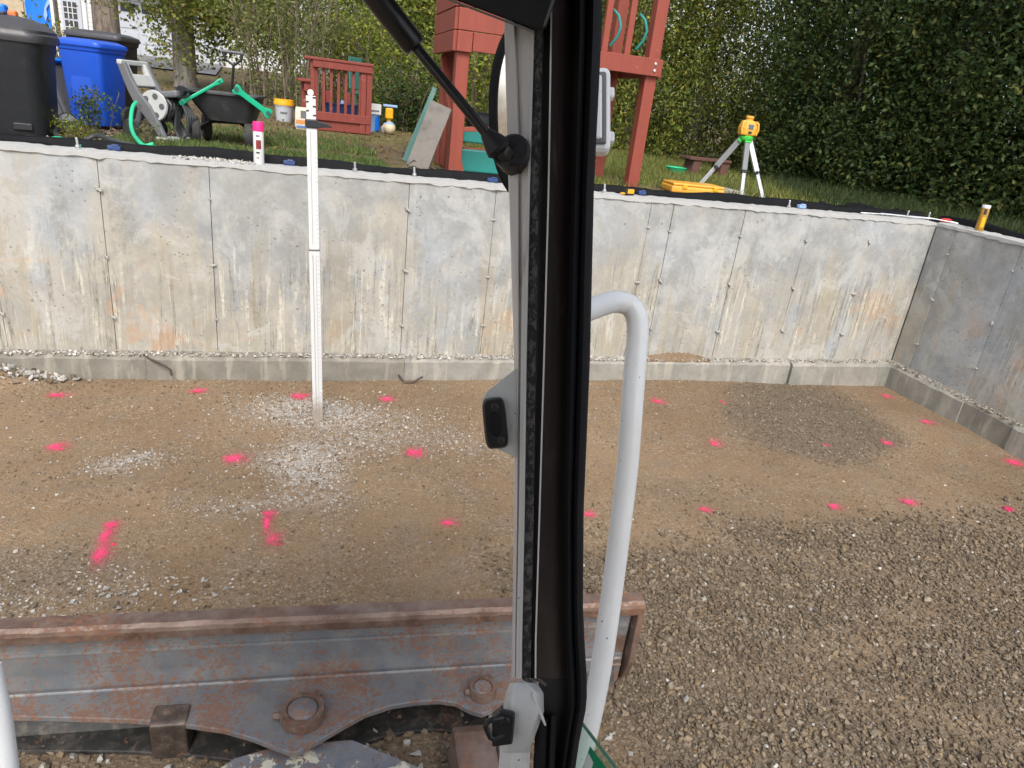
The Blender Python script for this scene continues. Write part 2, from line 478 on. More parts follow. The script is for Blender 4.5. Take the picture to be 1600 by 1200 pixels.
def steel_mat(name, base, base2, rust=.5, cream=0.0):
    t = NT(name); p = t.pos()
    n = t.noise(p, 9, 6, .65)
    c = t.mix(t.step(n, .35, .65), base, base2)
    sp = t.noise(p, 62, 9, .75); bigp = t.noise(t.map(p, (1, 1, 1), (5, 2, 3)), 5.5, 5, .6)
    m = t.math('ADD', t.math('MULTIPLY', sp, .72), t.math('MULTIPLY', bigp, .40))
    rm = t.step(m, .655 - .11 * rust, .695 - .11 * rust)
    c = t.mix(t.math('MULTIPLY', rm, .85), c, t.mix(t.noise(p, 60, 4), (.12, .052, .03), (.26, .125, .07)))
    if cream:
        cm = t.step(t.noise(t.map(p, (1, 1, 1), (9, 4, 2)), 11, 7, .68), .60 - .10 * cream, .63 - .10 * cream)
        c = t.mix(cm, c, (.56, .53, .42))
    du = t.step(t.noise(p, 22, 6, .7), .45, .72)
    c = t.mix(t.math('MULTIPLY', du, .42), c, (.27, .23, .185))
    t.bump(t.math('ADD', sp, n), .25, .003)
    return t.fin(c, t.math('ADD', .45, t.math('MULTIPLY', rm, .35)), t.math('SUBTRACT', .25, t.math('MULTIPLY', rm, .25)))
M['blade_blue'] = steel_mat('blade_blue', (.150, .168, .190), (.215, .225, .235), .85)
M['blade_flange'] = steel_mat('blade_flange', (.145, .16, .18), (.195, .205, .215), .95)
M['blade_rust'] = steel_mat('blade_rust', (.115, .068, .050), (.195, .135, .110), .62)
M['blade_dark'] = steel_mat('blade_dark', (.035, .035, .035), (.06, .058, .055), .25)
M['arm_flaked'] = steel_mat('arm_flaked', (.13, .145, .17), (.20, .205, .22), .85, .45)

def cab_paint(name, c, dirt):
    t = NT(name); p = t.pos()
    n = t.noise(t.map(p, (30, 30, 5)), 1.4, 5, .6)
    k = t.mix(n, mul(c, .9), mul(c, 1.08))
    d = t.step(t.noise(t.map(p, (25, 25, 4), (2, 1, 3)), 2.2, 6, .7), .62 - .18 * dirt, .80)
    k = t.mix(t.math('MULTIPLY', d, .55), k, (.09, .075, .06))
    sp = t.step(t.noise(p, 160, 3, .6), .70, .73)
    k = t.mix(sp, k, (.03, .028, .025))
    t.bump(n, .05, .002)
    return t.fin(k, t.math('ADD', .30, t.math('MULTIPLY', d, .3)))
M['cab_grey'] = cab_paint('cab_grey', (.56, .545, .53), .35)
M['cab_pale'] = cab_paint('cab_pale', (.48, .485, .475), .35)
M['cab_shaded'] = cab_paint('cab_shaded', (.028, .022, .020), .5)  # inner post: grey paint made near black, deep shade put into the colour
M['handle_white'] = cab_paint('handle_white', (.80, .82, .83), .22)
def residue():
    t = NT('residue'); p = t.pos()
    n = t.noise(t.map(p, (90, 90, 55)), 1.6, 8, .72, .8)
    k = t.mix(t.step(n, .44, .60), (.016, .015, .015), (.095, .09, .085))
    t.bump(n, .8, .003)
    return t.fin(k, .85)
M['residue'] = residue()
def glass():
    t = NT('tinted_glass')
    t.b.inputs["Transmission Weight"].default_value = 1.0
    t.b.inputs["IOR"].default_value = 1.45
    t.fin((.66, .82, .76), .02)
    return t.m
M['glass'] = glass()
M['glass_edge'] = pm('glass_edge', (.04, .16, .12), .2, var=.2, bump=0)
M['sticker_green'] = pm('sticker_green', (.0, .16, .07), .35, var=.06, bump=0)

# ------------------------------------------------------------------ ground of the pit
_w = rng.normal(size=(14, 2)); _w /= np.linalg.norm(_w, axis=1)[:, None]
_ph = rng.uniform(0, 6.28, 14)
def wav(x, y, k, n=6, o=0):
    s = 0
    for i in range(n):
        a = _w[(i + o) % 14]; s = s + np.sin((x * a[0] + y * a[1]) * k * (1 + .37 * i) + _ph[(i + o) % 14]) / (1 + .5 * i)
    return s / 2.2
def sstep(x, a, b):
    t = np.clip((x - a) / (b - a), 0, 1); return t * t * (3 - 2 * t)
def floor_z(x, y):
    x = np.asarray(x, float); y = np.asarray(y, float)
    near = sstep(x, -8, -6) * (1 - sstep(x, 8, 10))
    return near * (.015 * wav(x, y, 2.1) + .006 * np.sin((x * .42 + y * .91) * 17 + wav(x, y, 1.3)) * sstep(x, 1, 1.6) * (1 - sstep(y, 2.3, 2.8)) + .005 * wav(x, y, 7.5, 6, 3) - .035 * sstep(x, 2.6, 5.0) + .10 * np.exp(-((x + 1.95) ** 2 / .10 + (y - 4.80) ** 2 / .012)))
def gravel_mask(x, y):
    w = .16 * wav(x, y, 2.6, 6, 2) + .07 * wav(x, y, 9, 6, 5)
    a = sstep(2.52 + .06 * (x - 1.4) + w - y, -.36, .34) * sstep(x + w, .75, 1.15)
    b = sstep(1 - ((x - 3.75 - .35 * (y - 4.1)) ** 2 / .50 + (y - 4.15) ** 2 / .55) + 2.6 * w, -.5, .7)
    c = sstep(1 - ((x - 2.3) ** 2 / .25 + (y - 3.15) ** 2 / .03) + 3 * w, -.4, 1.2) * .28
    d = sstep(1 - ((x + 1.1) ** 2 / .35 + (y - 2.75) ** 2 / .10) + 2 * w, 0, .8) * .8
    e = sstep(2.05 - y, 0, .25) * sstep(-x, -.9, -.6) * .5
    bare = sstep(1 - ((x - 2.35) ** 2 / .5 + (y - 1.85 - .25 * (x - 2.3)) ** 2 / .02) + 2.5 * w, 0, .9) * .55
    rut = sstep(np.sin((x * .42 + y * .91) * 8.5 + 1.6 * wav(x, y, 1.1, 6, 2)) + .5 * w, .45, 1.0) * .40
    return np.clip(np.maximum.reduce([a, b, c, d, e]) - np.maximum(bare, rut) * a, 0, 1)
def pale_mask(x, y):
    w = .25 * wav(x, y, 5, 6, 1)
    p = np.exp(-((x - .02) ** 2 / .055 + (y - 3.62) ** 2 / .09)) + .8 * np.exp(-((x - .0) ** 2 / .12 + (y - 4.28) ** 2 / .035)) \
        + .75 * np.exp(-((x + .92 - .9 * (y - 3.7)) ** 2 / .02 + (y - 3.72) ** 2 / .02)) + .4 * np.exp(-((x - .35) ** 2 / .5 + (y - 3.9) ** 2 / .16)) \
        + .35 * np.exp(-((x + .1) ** 2 / .25 + (y - 3.2) ** 2 / .01)) + .5 * np.exp(-((x + 1.0) ** 2 / .3 + (y - 2.55) ** 2 / .02))
    return np.clip(p + w * (p > .05), 0, 1)

def sheet(name, xs, ys, zf, mat, cf=None):
    X, Y = np.meshgrid(xs, ys); Z = zf(X, Y)
    V = np.stack([X, Y, Z], -1).reshape(-1, 3); nx = len(xs); i = np.arange(len(ys) - 1)[:, None] * nx + np.arange(nx - 1)[None]
    i = i.ravel(); Fc = np.stack([i, i + 1, i + nx + 1, i + nx], -1)
    c = None
    if cf is not None: c = np.stack([f_(X, Y).ravel() for f_ in cf] + [np.zeros(X.size)], -1)
    me = fast_mesh(name, V, Fc, c, True)
    return link_mesh(name, me, mat)
xs = np.concatenate([np.linspace(-60, -7, 8), np.linspace(-6, -2.3, 25), np.arange(-2.25, 5.36, .035)])
ys = np.concatenate([np.linspace(-60, -3, 10), np.linspace(-2, .9, 12), np.arange(.95, 4.98, .035)])
pit_floor = sheet('pit_floor', xs, ys, floor_z, M['pit_soil'], (gravel_mask, pale_mask))
tag(pit_floor, 'packed tan soil floor inside the concrete foundation', None, None, 'structure')

# ------------------------------------------------------------------ pink spray marks on the floor
def spray_mat():
    t = NT('pink_spray'); o = t.obj(); g = t.pos()
    x, y, z = t.sep(o)
    rr = t.math('MULTIPLY', 1.35, t.math('SQRT', t.math('ADD', t.math('MULTIPLY', t.math('ADD', x, .18), t.math('ADD', x, .18)), t.math('MULTIPLY', y, y))))
    r1 = t.math('SQRT', t.math('ADD', t.math('MULTIPLY', x, x), t.math('MULTIPLY', y, y)))
    halo = t.math('MULTIPLY', t.step(r1, 1.0, .1), t.math('MULTIPLY', t.step(t.noise(g, 120, 4, .75), .42, .72), .55))
    f = t.math('ADD', t.math('SUBTRACT', 1.0, rr), t.math('MULTIPLY', t.math('SUBTRACT', t.noise(g, 16, 6, .7), .5), 1.1))
    f = t.math('ADD', f, t.math('MULTIPLY', t.math('SUBTRACT', t.noise(g, 90, 4, .75), .5), 1.7))
    a = t.math('MULTIPLY', t.math('MULTIPLY', t.step(f, .22, 1.15), t.step(rr, 1.0, .6)), .92)
    a = t.math('MAXIMUM', a, halo)
    t.bump(t.noise(g, 110, 4, .7), .7, .006)
    return t.fin(t.mix(t.noise(g, 60, 3), (.86, .035, .15), (1.0, .085, .25)), .8, alpha=a)
M['pink_spray'] = spray_mat()
marks = []   # centre, half sizes
def mark(u, v, w, h, strength=1.0):
    p = on_z(u, v, -.02 if u > 1250 else 0)
    dpx = (p - EYE_P).dot(CF)
    rx = w / 2 * dpx / F_PX; c2 = on_z(u, v - h / 2, 0); c3 = on_z(u, v + h / 2, 0)
    ry = max(rx * .75, abs(c2.y - c3.y) / 2)
    marks.append((p.x + rx * .2, p.y, rx * 2.0, ry * 1.9, strength))
for a in [(90,618,28,9),(310,613,24,9),(468,621,26,12),(605,625,24,11),(90,697,30,14),(367,714,36,16),(648,705,28,14),
          (160,868,26,40),(168,838,22,40),(174,822,24,14),(428,843,26,24),(418,818,14,40),(421,802,20,12),(700,816,28,14),(1028,628,22,10),(1118,692,24,12),
          (921,803,20,12),(1103,796,22,12),(1303,796,22,12),(1388,617,20,8),(1450,660,26,11),(1386,691,20,10),(1587,719,34,16),
          (1420,785,30,15),(1575,793,22,10)]:
    mark(*a)
N_MARK = len(marks)
for a in [(1290,695,18,8),(1127,628,14,6)]: mark(*a)
for x0, y0, rx, ry, st in marks[:N_MARK]:
    k = 14; g = np.linspace(-1, 1, k); X, Y = np.meshgrid(g, g)
    Z = floor_z(x0 + X * rx, y0 + Y * ry) - floor_z(x0, y0) + .006
    V = np.stack([X, Y, Z], -1).reshape(-1, 3); i = (np.arange(k-1)[:, None] * k + np.arange(k-1)[None]).ravel()
    me = fast_mesh('paint_mark', V, np.stack([i, i+1, i+k+1, i+k], -1), None, True)
    o = link_mesh('paint_mark', me, M['pink_spray'], pit_floor)
    o.location = (x0, y0, float(floor_z(x0, y0))); o.scale = (rx, ry, 1)

# ------------------------------------------------------------------ gravel
ICO = np.array([(0,0,1)] + [(.894*math.cos(a), .894*math.sin(a), .447) for a in np.arange(5)*2*math.pi/5] + [(.894*math.cos(a), .894*math.sin(a), -.447) for a in (np.arange(5)+.5)*2*math.pi/5] + [(0,0,-1)])
ICF = []
for i in range(5):
    j = (i + 1) % 5; ICF += [(0, 1+i, 1+j), (1+i, 6+i, 1+j), (1+j, 6+i, 6+j), (11, 6+j, 6+i)]
ICF = np.array(ICF)
OCT = np.array([(1,0,0),(0,1,0),(-1,0,0),(0,-1,0),(0,0,1),(0,0,-1)], float)
OCF = np.array([(0,1,4),(1,2,4),(2,3,4),(3,0,4),(1,0,5),(2,1,5),(3,2,5),(0,3,5)])
def stones(pos, size, colr, base, faces, flat=.62):
    n = len(pos); k = len(base)
    V = base[None] * (1 + rng.uniform(-.38, .34, (n, k, 1))) + rng.normal(0, .17, (n, k, 3))
    V = V * np.stack([rng.uniform(.8, 1.3, n), rng.uniform(.65, 1.0, n), rng.uniform(.40, .85, n) * flat / .62], -1)[:, None]
    q = rng.normal(size=(n, 4)) * np.array([1, .25, .25, 1]); q /= np.linalg.norm(q, axis=1)[:, None]
    w, x, y, z = q.T
    R = np.stack([np.stack([1-2*(y*y+z*z), 2*(x*y-z*w), 2*(x*z+y*w)], -1), np.stack([2*(x*y+z*w), 1-2*(x*x+z*z), 2*(y*z-x*w)], -1), np.stack([2*(x*z-y*w), 2*(y*z+x*w), 1-2*(x*x+y*y)], -1)], 1)
    V = np.einsum('nij,nkj->nki', R, V) * size[:, None, None] * .5 + pos[:, None]
    Fc = faces[None] + (np.arange(n) * k)[:, None, None]
    return V.reshape(-1, 3), Fc.reshape(-1, 3), np.repeat(colr, k, 0)
PAL = np.array([(.210,.160,.110),(.248,.192,.134),(.158,.120,.084),(.270,.216,.155),(.230,.168,.106),(.29,.24,.18),(.190,.148,.108),(.255,.185,.114)])
def stone_col(n, pale):
    c = PAL[rng.choice(len(PAL), n, p=[.2,.18,.15,.12,.14,.06,.1,.05])] * rng.uniform(.50, .98, (n, 1))
    w = rng.uniform(0, 1, n) < pale
    c[w] = np.array([.42, .40, .37]) * rng.uniform(.55, 1.2, (w.sum(), 1))
    return c
def pinked(P, c):
    for x0, y0, rx, ry, st in marks:
        d = ((P[:, 0] - x0) / rx) ** 2 + ((P[:, 1] - y0) / ry) ** 2
        k = (d < .30) & (rng.uniform(0, 1, len(P)) < (.85 - 2 * d))
        c[k] = np.array([.88, .03, .17]) * rng.uniform(.7, 1.1, (k.sum(), 1))
    return c
def scatter(n, x0, x1, y0, y1): return np.stack([rng.uniform(x0, x1, n), rng.uniform(y0, y1, n)], -1)
allV, allF, allC = [], [], []; nb = 0
def put(P2, size, pale_p, base, faces, sink=.1, flat=.62):
    global nb
    z = floor_z(P2[:, 0], P2[:, 1]) + size * sink
    P = np.column_stack([P2, z]); c = pinked(P, stone_col(len(P), pale_p))
    V, Fc, C = stones(P, size, c, base, faces, flat); allV.append(V); allF.append(Fc + nb); allC.append(C); nb += len(V)
# larger stones in the loose gravel
P2 = scatter(125000, .7, 5.1, .95, 4.8); m = gravel_mask(P2[:, 0], P2[:, 1]); keep = rng.uniform(0, 1, len(P2)) < m * (.95 - .45 * (P2[:, 1] > 2.9)); P2 = P2[keep]
put(P2, (rng.gamma(6, .0018, len(P2)) + .003) * (1 - .38 * (P2[:, 1] > 2.9)), .015, ICO, ICF, rng.uniform(.05, .5, len(P2)), .78)
# fine stones everywhere
P2 = scatter(120000, -2.25, 5.1, 1.4, 4.84); m = gravel_mask(P2[:, 0], P2[:, 1]); pl = pale_mask(P2[:, 0], P2[:, 1])
tex = np.clip(.38 + .42 * wav(P2[:, 0], P2[:, 1], 3.3, 6, 4), .06, 1)
keep = rng.uniform(0, 1, len(P2)) < np.clip(.44 * tex + .5 * pl + .4 * m, 0, 1); P2 = P2[keep]; pl = pl[keep]
put(P2, rng.gamma(6, .0013, len(P2)) + .0035, np.clip(.05 + .75 * pl, 0, 1), OCT, OCF, .1)
# pale crushed stone patches and a few white stones
P2 = scatter(26000, -1.4, 1.2, 2.4, 4.7); pl = pale_mask(P2[:, 0], P2[:, 1]); keep = rng.uniform(0, 1, len(P2)) < pl * .85; P2 = P2[keep]
put(P2, rng.gamma(6, .0013, len(P2)) + .004, .75 * np.ones(len(P2)), OCT, OCF, .15)
P2 = scatter(260, -1.9, 1.2, 2.3, 4.7); put(P2, rng.uniform(.008, .018, len(P2)), .6, ICO, ICF, .2)
P2 = scatter(70, -1.15, -.35, 2.42, 2.62); put(P2, rng.uniform(.010, .028, len(P2)), .6, ICO, ICF, .25)
P2 = scatter(500, 1.1, 4.6, .95, 2.6); put(P2, rng.uniform(.020, .034, len(P2)), .0, ICO, ICF, .2)
P2 = scatter(900, -1.2, 1.1, 1.5, 2.15); put(P2, rng.uniform(.012, .036, len(P2)), .35, ICO, ICF, .2)
# crumbs heaped at the broken footing end
P2 = np.column_stack([rng.normal(-1.75, .16, 420), rng.normal(4.80, .035, 420)]); put(P2, rng.uniform(.01, .045, 420), .55, ICO, ICF, .4)
me = fast_mesh('gravel', np.concatenate(allV), np.concatenate(allF), np.concatenate(allC))
gravel = link_mesh('gravel', me, M['stone'])
tag(gravel, 'loose brown and grey gravel strewn over the pit floor', 'gravel', None, 'stuff')

# ------------------------------------------------------------------ foundation walls
WY, WX, WTOP, WBOT, FTOP = 4.90, 5.215, 1.43, .15, .165
TH = .19
def panel_mesh(name, w, h, seed):
    nx, nz = max(3, int(w / .05)), int(h / .05)
    r = np.random.default_rng(seed)
    X, Z = np.meshgrid(np.linspace(-w/2, w/2, nx), np.linspace(0, h, nz))
    Y = .0022 * np.sin(X * 9 + seed) * np.cos(Z * 5 + seed) + r.normal(0, .0006, X.shape)
    tiltv = r.uniform(-.003, .003)
    Y = Y + tiltv * X / max(w, .1) * 2
    Y[:, 0] += .004; Y[:, -1] += .004; Y[0, :] += .002; Y[-1, :] += .004
    Z[-1, :] += r.normal(0, .0035, nx)
    V = np.stack([X, Y, Z], -1).reshape(-1, 3)
    i = (np.arange(nz-1)[:, None]*nx + np.arange(nx-1)[None]).ravel()
    Fq = [tuple(q) for q in np.stack([i, i+1, i+nx+1, i+nx], -1)]
    V = [tuple(p) for p in V]; b = len(V)
    loop = [k for k in range(nx)] + [r_*nx + nx-1 for r_ in range(1, nz)] + [(nz-1)*nx + k for k in range(nx-2, -1, -1)] + [r_*nx for r_ in range(nz-2, 0, -1)]
    V += [(V[k][0], .06, V[k][2]) for k in loop]; n = len(loop)
    Fq += [(loop[(k+1) % n], loop[k], b + k, b + (k+1) % n) for k in range(n)]
    me = bpy.data.meshes.new(name); me.from_pydata(V, [], Fq); me.polygons.foreach_set("use_smooth", [True]*len(me.polygons))
    try: me.set_sharp_from_angle(angle=math.radians(40))
    except Exception: pass
    return me
tie = MB(); tie.box((0, -.006, 0), (.030, .016, .013)); tie.box((.012, -.012, -.005), (.018, .022, .008)); tie.box((-.014, -.004, .008), (.02, .012, .008))
tie_me = None
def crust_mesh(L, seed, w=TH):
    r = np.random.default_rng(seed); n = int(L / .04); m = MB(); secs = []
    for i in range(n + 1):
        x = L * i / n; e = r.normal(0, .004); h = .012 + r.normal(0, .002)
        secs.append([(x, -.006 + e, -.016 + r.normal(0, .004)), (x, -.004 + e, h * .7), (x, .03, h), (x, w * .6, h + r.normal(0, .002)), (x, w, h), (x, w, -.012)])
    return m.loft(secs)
back_wall = thing('foundation_wall', (0, WY, 0), 'long stained grey poured concrete foundation wall behind the white grade rod', 'wall')
right_wall = thing('foundation_wall', (WX, WY, 0), 'darker concrete foundation wall at the right meeting the long wall in a corner', 'wall', -math.pi / 2)
seams_b = [-4.35, -3.72, -3.09, -2.46, -1.83, -1.205, -.58, .05, .68, 1.29, 1.90, 2.50, 2.69, 3.32, 3.94, 4.57, WX]
def wall_panels(root, seams, seed):
    global tie_me
    for i in range(len(seams) - 1):
        a, b = seams[i], seams[i+1]; w = b - a - .0035
        o = link_mesh('concrete_panel', panel_mesh('concrete_panel', w, WTOP - WBOT, seed + i), M['concrete'], root)
        o.location = ((a + b) / 2, 0, WBOT)
        if 0 < i:
            for h in (.42, .80, 1.22):
                if tie_me is None:
                    t = tie.build('form_tie', M['tie_grey'], root, bevel=.003); tie_me = t
                else: t = share(tie_me, root)
                t.location = (a + random.uniform(-.004, .004), 0, h + random.uniform(-.02, .02)); t.rotation_euler = (0, random.uniform(-.6, .6), 0)
                s_ = random.uniform(.5, 1.1); t.scale = (s_, random.uniform(.5, 1.1), s_)
wall_panels(back_wall, seams_b, 10)
seams_r = [0, .21, .82, 1.43, 2.04, 2.65, 3.26, 3.87, 4.48, 5.09, 5.7]
wall_panels(right_wall, seams_r, 60)
part('core', M['footing_damp'], back_wall, lambda m: m.box2((-4.35, .055, .0), (WX + TH, TH, WTOP - .012)))
part('core', M['footing_damp'], right_wall, lambda m: m.box2((.002, .055, .0), (5.7, TH, WTOP - .012)))
o = crust_mesh(4.35 + WX, 5).build('wall_top', M['skylit_top'], back_wall, smooth=True); o.location = (-4.35, 0, WTOP)
o = crust_mesh(5.7, 6).build('wall_top', M['skylit_top'], right_wall, smooth=True); o.location = (0, 0, WTOP)
bolt = MB(); bolt.lathe([(.0075, -.03), (.0075, .062), (.005, .066)], n=8); bolt.lathe([(.015, .012), (.015, .024)], n=6)
bproto = None
def bolts(root, xs_, d):
    global bproto
    for x in xs_:
        if bproto is None: b = bproto = bolt.build('anchor_bolt', M['zinc'], root)
        else: b = share(bproto, root)
        b.location = (x, d, WTOP + .01); b.rotation_euler = (random.uniform(-.12, .12), random.uniform(-.12, .12), 0)
bolts(back_wall, [on_y(u, v, WY + .13).x for u, v in ((122, 228), (555, 265), (648, 272), (945, 298), (1233, 322), (1418, 336), (1452, 338))], .13)
bolts(right_wall, [.30, 1.1, 1.9], .12)

# chips of white mortar on the wall top
def chips_on(name, n, x0, x1, y0, y1, z, s0, s1, parent, pale, sd):
    P = np.column_stack([rng.uniform(x0, x1, n), rng.uniform(y0, y1, n), np.full(n, z)])
    size = rng.uniform(s0, s1, n)
    V, Fc, C = stones(P, size, stone_col(n, pale) * 1.15, OCT, OCF)
    o = link_mesh(name, fast_mesh(name, V, Fc, C), M['stone'], parent)
    o["kind"] = "stuff"
    return o
chips_on('mortar_crumbs', 130, -.80, -.32, .03, .17, WTOP + .016, .012, .034, back_wall, .95, 1)

# footings
foot_b = thing('footing', (0, WY, 0), 'low concrete footing ledge running along the base of the long wall', 'footing')
foot_r = thing('footing', (WX, WY, 0), 'low concrete footing ledge running along the base of the right wall', 'footing', -math.pi / 2)
def foot_seg(root, a, b, proud, mat, seed, z0=-.12):
    r = np.random.default_rng(seed); n = max(4, int((b - a) / .05)); secs = []
    for i in range(n + 1):
        x = a + (b - a) * i / n; e = r.normal(0, .0022); h = r.normal(0, .003)
        secs.append([(x, -proud - .006 + e, z0), (x, -proud + e, FTOP - .018 + h), (x, -proud + .016 + e, FTOP + h), (x, -proud * .4, FTOP + .008 + r.normal(0, .003)), (x, .05, FTOP + .02), (x, .05, z0)])
    return MB().loft(secs).build('footing_block', mat, root, smooth=True)
foot_seg(foot_b, -4.35, -1.02, .085, M['footing_damp'], 1)
foot_seg(foot_b, -1.016, .70, .098, M['footing_damp'], 2)
foot_seg(foot_b, .703, 4.05, .092, M['footing_dry'], 3)
foot_seg(foot_b, 4.062, WX - .098, .110, M['footing_dry'], 4)
foot_seg(foot_r, .002, .9, .098, M['footing_dry'], 5)
foot_seg(foot_r, .903, 1.36, .088, M['footing_damp'], 6)
foot_seg(foot_r, 1.363, 5.7, .110, M['footing_dry'], 7)
chips_on('mortar_crumbs', 1500, -2.6, 2.6, -.085, -.008, FTOP + .012, .006, .026, foot_b, .72, 2)
chips_on('mortar_crumbs', 420, 2.6, 5.05, -.085, -.008, FTOP + .012, .006, .022, foot_b, .55, 3)
chips_on('mortar_crumbs', 700, .02, 3.2, -.09, -.008, FTOP + .012, .006, .026, foot_r, .35, 4)
def soil_heap(m):
    n, k = 30, 8; secs = []
    for i in range(n + 1):
        t_ = i / n; x = 2.66 + .60 * t_; hh = .055 * math.sin(math.pi * t_) ** .8 + .004
        secs.append([(x, -.08 + .083 * j / k, FTOP + .002 + hh * (j / k) * (.75 + .35 * math.sin(i * 1.9 + j * 2.3) ** 2)) for j in range(k + 1)] )
    m.loft(secs, closed=False, cap=False)
heap = part('soil_heap', M['pit_soil'], foot_b, soil_heap, smooth=True); tag(heap, 'small heap of brown soil on the footing', None, None, None)
# rusty snap tie wires sticking out of the footing
wire1 = MB().tube([(-1.03, -.06, .175), (-1.0, -.10, .165), (-.95, -.125, .15), (-.90, -.14, .13), (-.86, -.15, .10), (-.855, -.15, .06)], .007, 7).build('rebar_end', M['rust_wire'], foot_b, smooth=True)
wire2 = MB().tube([(.66, -.10, .05), (.70, -.16, .012), (.76, -.17, .02), (.83, -.15, .055)], .008, 7).build('rebar_end', M['rust_wire'], foot_b, smooth=True)

# ------------------------------------------------------------------ black membrane behind the wall tops
def membrane(root, L0, L1, y, seed, hgt=.075, lean=.02):
    r = np.random.default_rng(seed); n = int((L1 - L0) / .06); secs = []
    for i in range(n + 1):
        x = L0 + (L1 - L0) * i / n
        h = hgt + .010 * math.sin(x * 3.1 + seed) + .006 * math.sin(x * 8.3) + r.normal(0, .0015); o_ = .006 * math.sin(x * 5 + seed)
        secs.append([(x, y + o_, -.25), (x, y + o_, h * .5), (x, y + lean + o_, h), (x, y + lean + o_ + .05, h + .004), (x, y + lean + o_ + .06, h - .02), (x, y + .07, -.25)])
    return MB().loft(secs)
mem_b = thing('drainage_membrane', (0, WY + TH, WTOP), 'black waterproofing membrane edge standing behind the top of the long wall', 'membrane')
membrane(None, -4.35, WX + .05, .006, 3, .058).build('membrane_sheet', M['membrane'], mem_b, smooth=True)
mem_r = thing('drainage_membrane', (WX + TH, WY, WTOP), 'black waterproofing membrane edge behind the top of the right wall', 'membrane', -math.pi / 2)
membrane(None, -.20, 5.7, .006, 8, .05).build('membrane_sheet', M['membrane'], mem_r, smooth=True)
fold = thing('folded_sheet', (0, 0, WTOP), 'bunched black plastic sheet lying on the ground right of the tripod', 'plastic sheet')
def fold_fn(m):
    secs = []
    for i in range(41):
        t_ = i / 40; x = 4.25 + 1.55 * t_; y = 5.36 + .05 * math.sin(t_ * 9)
        w = .17 * math.sin(math.pi * min(1, t_ * 1.05 + .02)) ** .5 + .02; hh = .085 * (1 - .5 * t_) * (1 + .3 * math.sin(t_ * 23)) * math.sin(math.pi * min(.98, .06 + t_)) ** .4
        secs.append([(x, y + w * (j / 7 * 2 - 1), -.03 + hh * math.sin(math.pi * j / 7) * (1 + .25 * math.sin(i * 1.3 + j * 2.1))) for j in range(8)])
    m.loft(secs, closed=False, cap=False)
part('sheet', M['membrane'], fold, fold_fn, smooth=True)
def clip_obj(u, v, mat, label, w=.075):
    p = on_y(u, v, WY + TH - .01)
    o = MB().box((0, 0, .018), (w, .04, .028)).box((w * .1, -.008, .034), (w * .55, .03, .012)).build('strap_clip', mat, None, bevel=.006)
    o.location = (p.x, WY + TH - .02, WTOP + .012); o.rotation_euler = (0, 0, random.uniform(-.15, .15))
    return tag(o, label, 'clip', 'clips along the wall top')
clip_obj(180, 236, M['clip_blue'], 'dark blue clip on the wall top below the hose reel')
clip_obj(452, 259, M['clip_blue'], 'dark blue clip on the wall top beside the pink capped paint can')
clip_obj(768, 287, M['clip_blue'], 'dark blue clip on the wall top just left of the cab pillar')
clip_obj(1001, 307, M['clip_blue'], 'dark blue clip on the wall top beside the yellow tape measure', .06)
clip_obj(1250, 327, M['clip_pale'], 'pale blue clip on the wall top right of the tripod', .07)
def cable_fn(m):
    for k in range(3):
        m.tube([(4.55 + .1*k, WY + .17 - .02*k, WTOP + .02), (4.75, WY + .12 + .02*k, WTOP + .03), (5.0, WY + .10 + .03*k, WTOP + .028), (5.25, WY + .07 + .025*k, WTOP + .03), (5.42, WY - .02 + .02*k, WTOP + .02)], .0045, 6)
o = part('wire_bundle', M['alu'], None, cable_fn, smooth=True); tag(o, 'thin pale wires lying along the wall top near the corner', 'wire')

# ------------------------------------------------------------------ yard ground
def yard_z(x, y):
    x = np.asarray(x, float); y = np.asarray(y, float)
    left = 1 - sstep(x, -.5, 4.0)
    return 1.415 + np.clip(y - 7.8, 0, 19) * .030 * left + .012 * wav(x, y, 1.7, 6, 3) + .03 * sstep(y, 9, 14) * wav(x, y, .5, 5, 6) - .02 * sstep(x, 2, 5)
ys = np.concatenate([np.arange(5.13, 14, .12), np.linspace(14.2, 30, 30), np.linspace(32, 220, 20)])
xs = np.concatenate([np.linspace(-120, -9, 14), np.arange(-8.5, 16, .2), np.linspace(17, 120, 14)])
yg = sheet('yard_ground', xs, ys, yard_z, M['yard_soil'])
tag(yg, 'brown and green yard ground above the foundation wall', None, None, 'structure')
yg2 = sheet('yard_ground', np.concatenate([np.arange(WX + TH + .01, 14, .3), np.linspace(15, 120, 12)]), np.concatenate([np.linspace(-60, -2, 10), np.append(np.arange(-1.5, 5.0, .25), 5.13)]), yard_z, M['yard_soil'])
tag(yg2, 'yard ground beyond the right foundation wall', None, None, 'structure')
def YZ(x, y): return float(yard_z(x, y))

# ------------------------------------------------------------------ mini excavator: cab corner post, handle, strut, blade
EX = thing('mini_excavator', (0.0, 0.2, 0.0), 'mini excavator seen from its seat: grey cab post, white grab handle and rusty blade', 'excavator')
def pd(v): return .66 + .16 * v / 1200.0            # distance of the post, nearer at its top
def near(u, v, back=0.0): return deep(u, v, pd(v) + back)
def interp(tab, v):
    for (a, x0), (b, x1) in zip(tab, tab[1:]):
        if v <= b: return x0 + (x1 - x0) * (v - a) / (b - a)
    return tab[-1][1]
VS = [-160, -60, 40, 120, 200, 300, 430, 560, 680, 800, 900, 1000, 1060]
tL = [(-160, 786), (50, 788), (300, 795), (560, 803), (800, 803), (1000, 800), (1330, 794)]
tC = [(-160, 802), (50, 806), (180, 812), (300, 812), (560, 813), (800, 811), (1000, 808), (1330, 806)]
tE = [(-160, 834), (50, 833), (300, 826), (560, 821), (800, 818), (1000, 814), (1330, 811)]
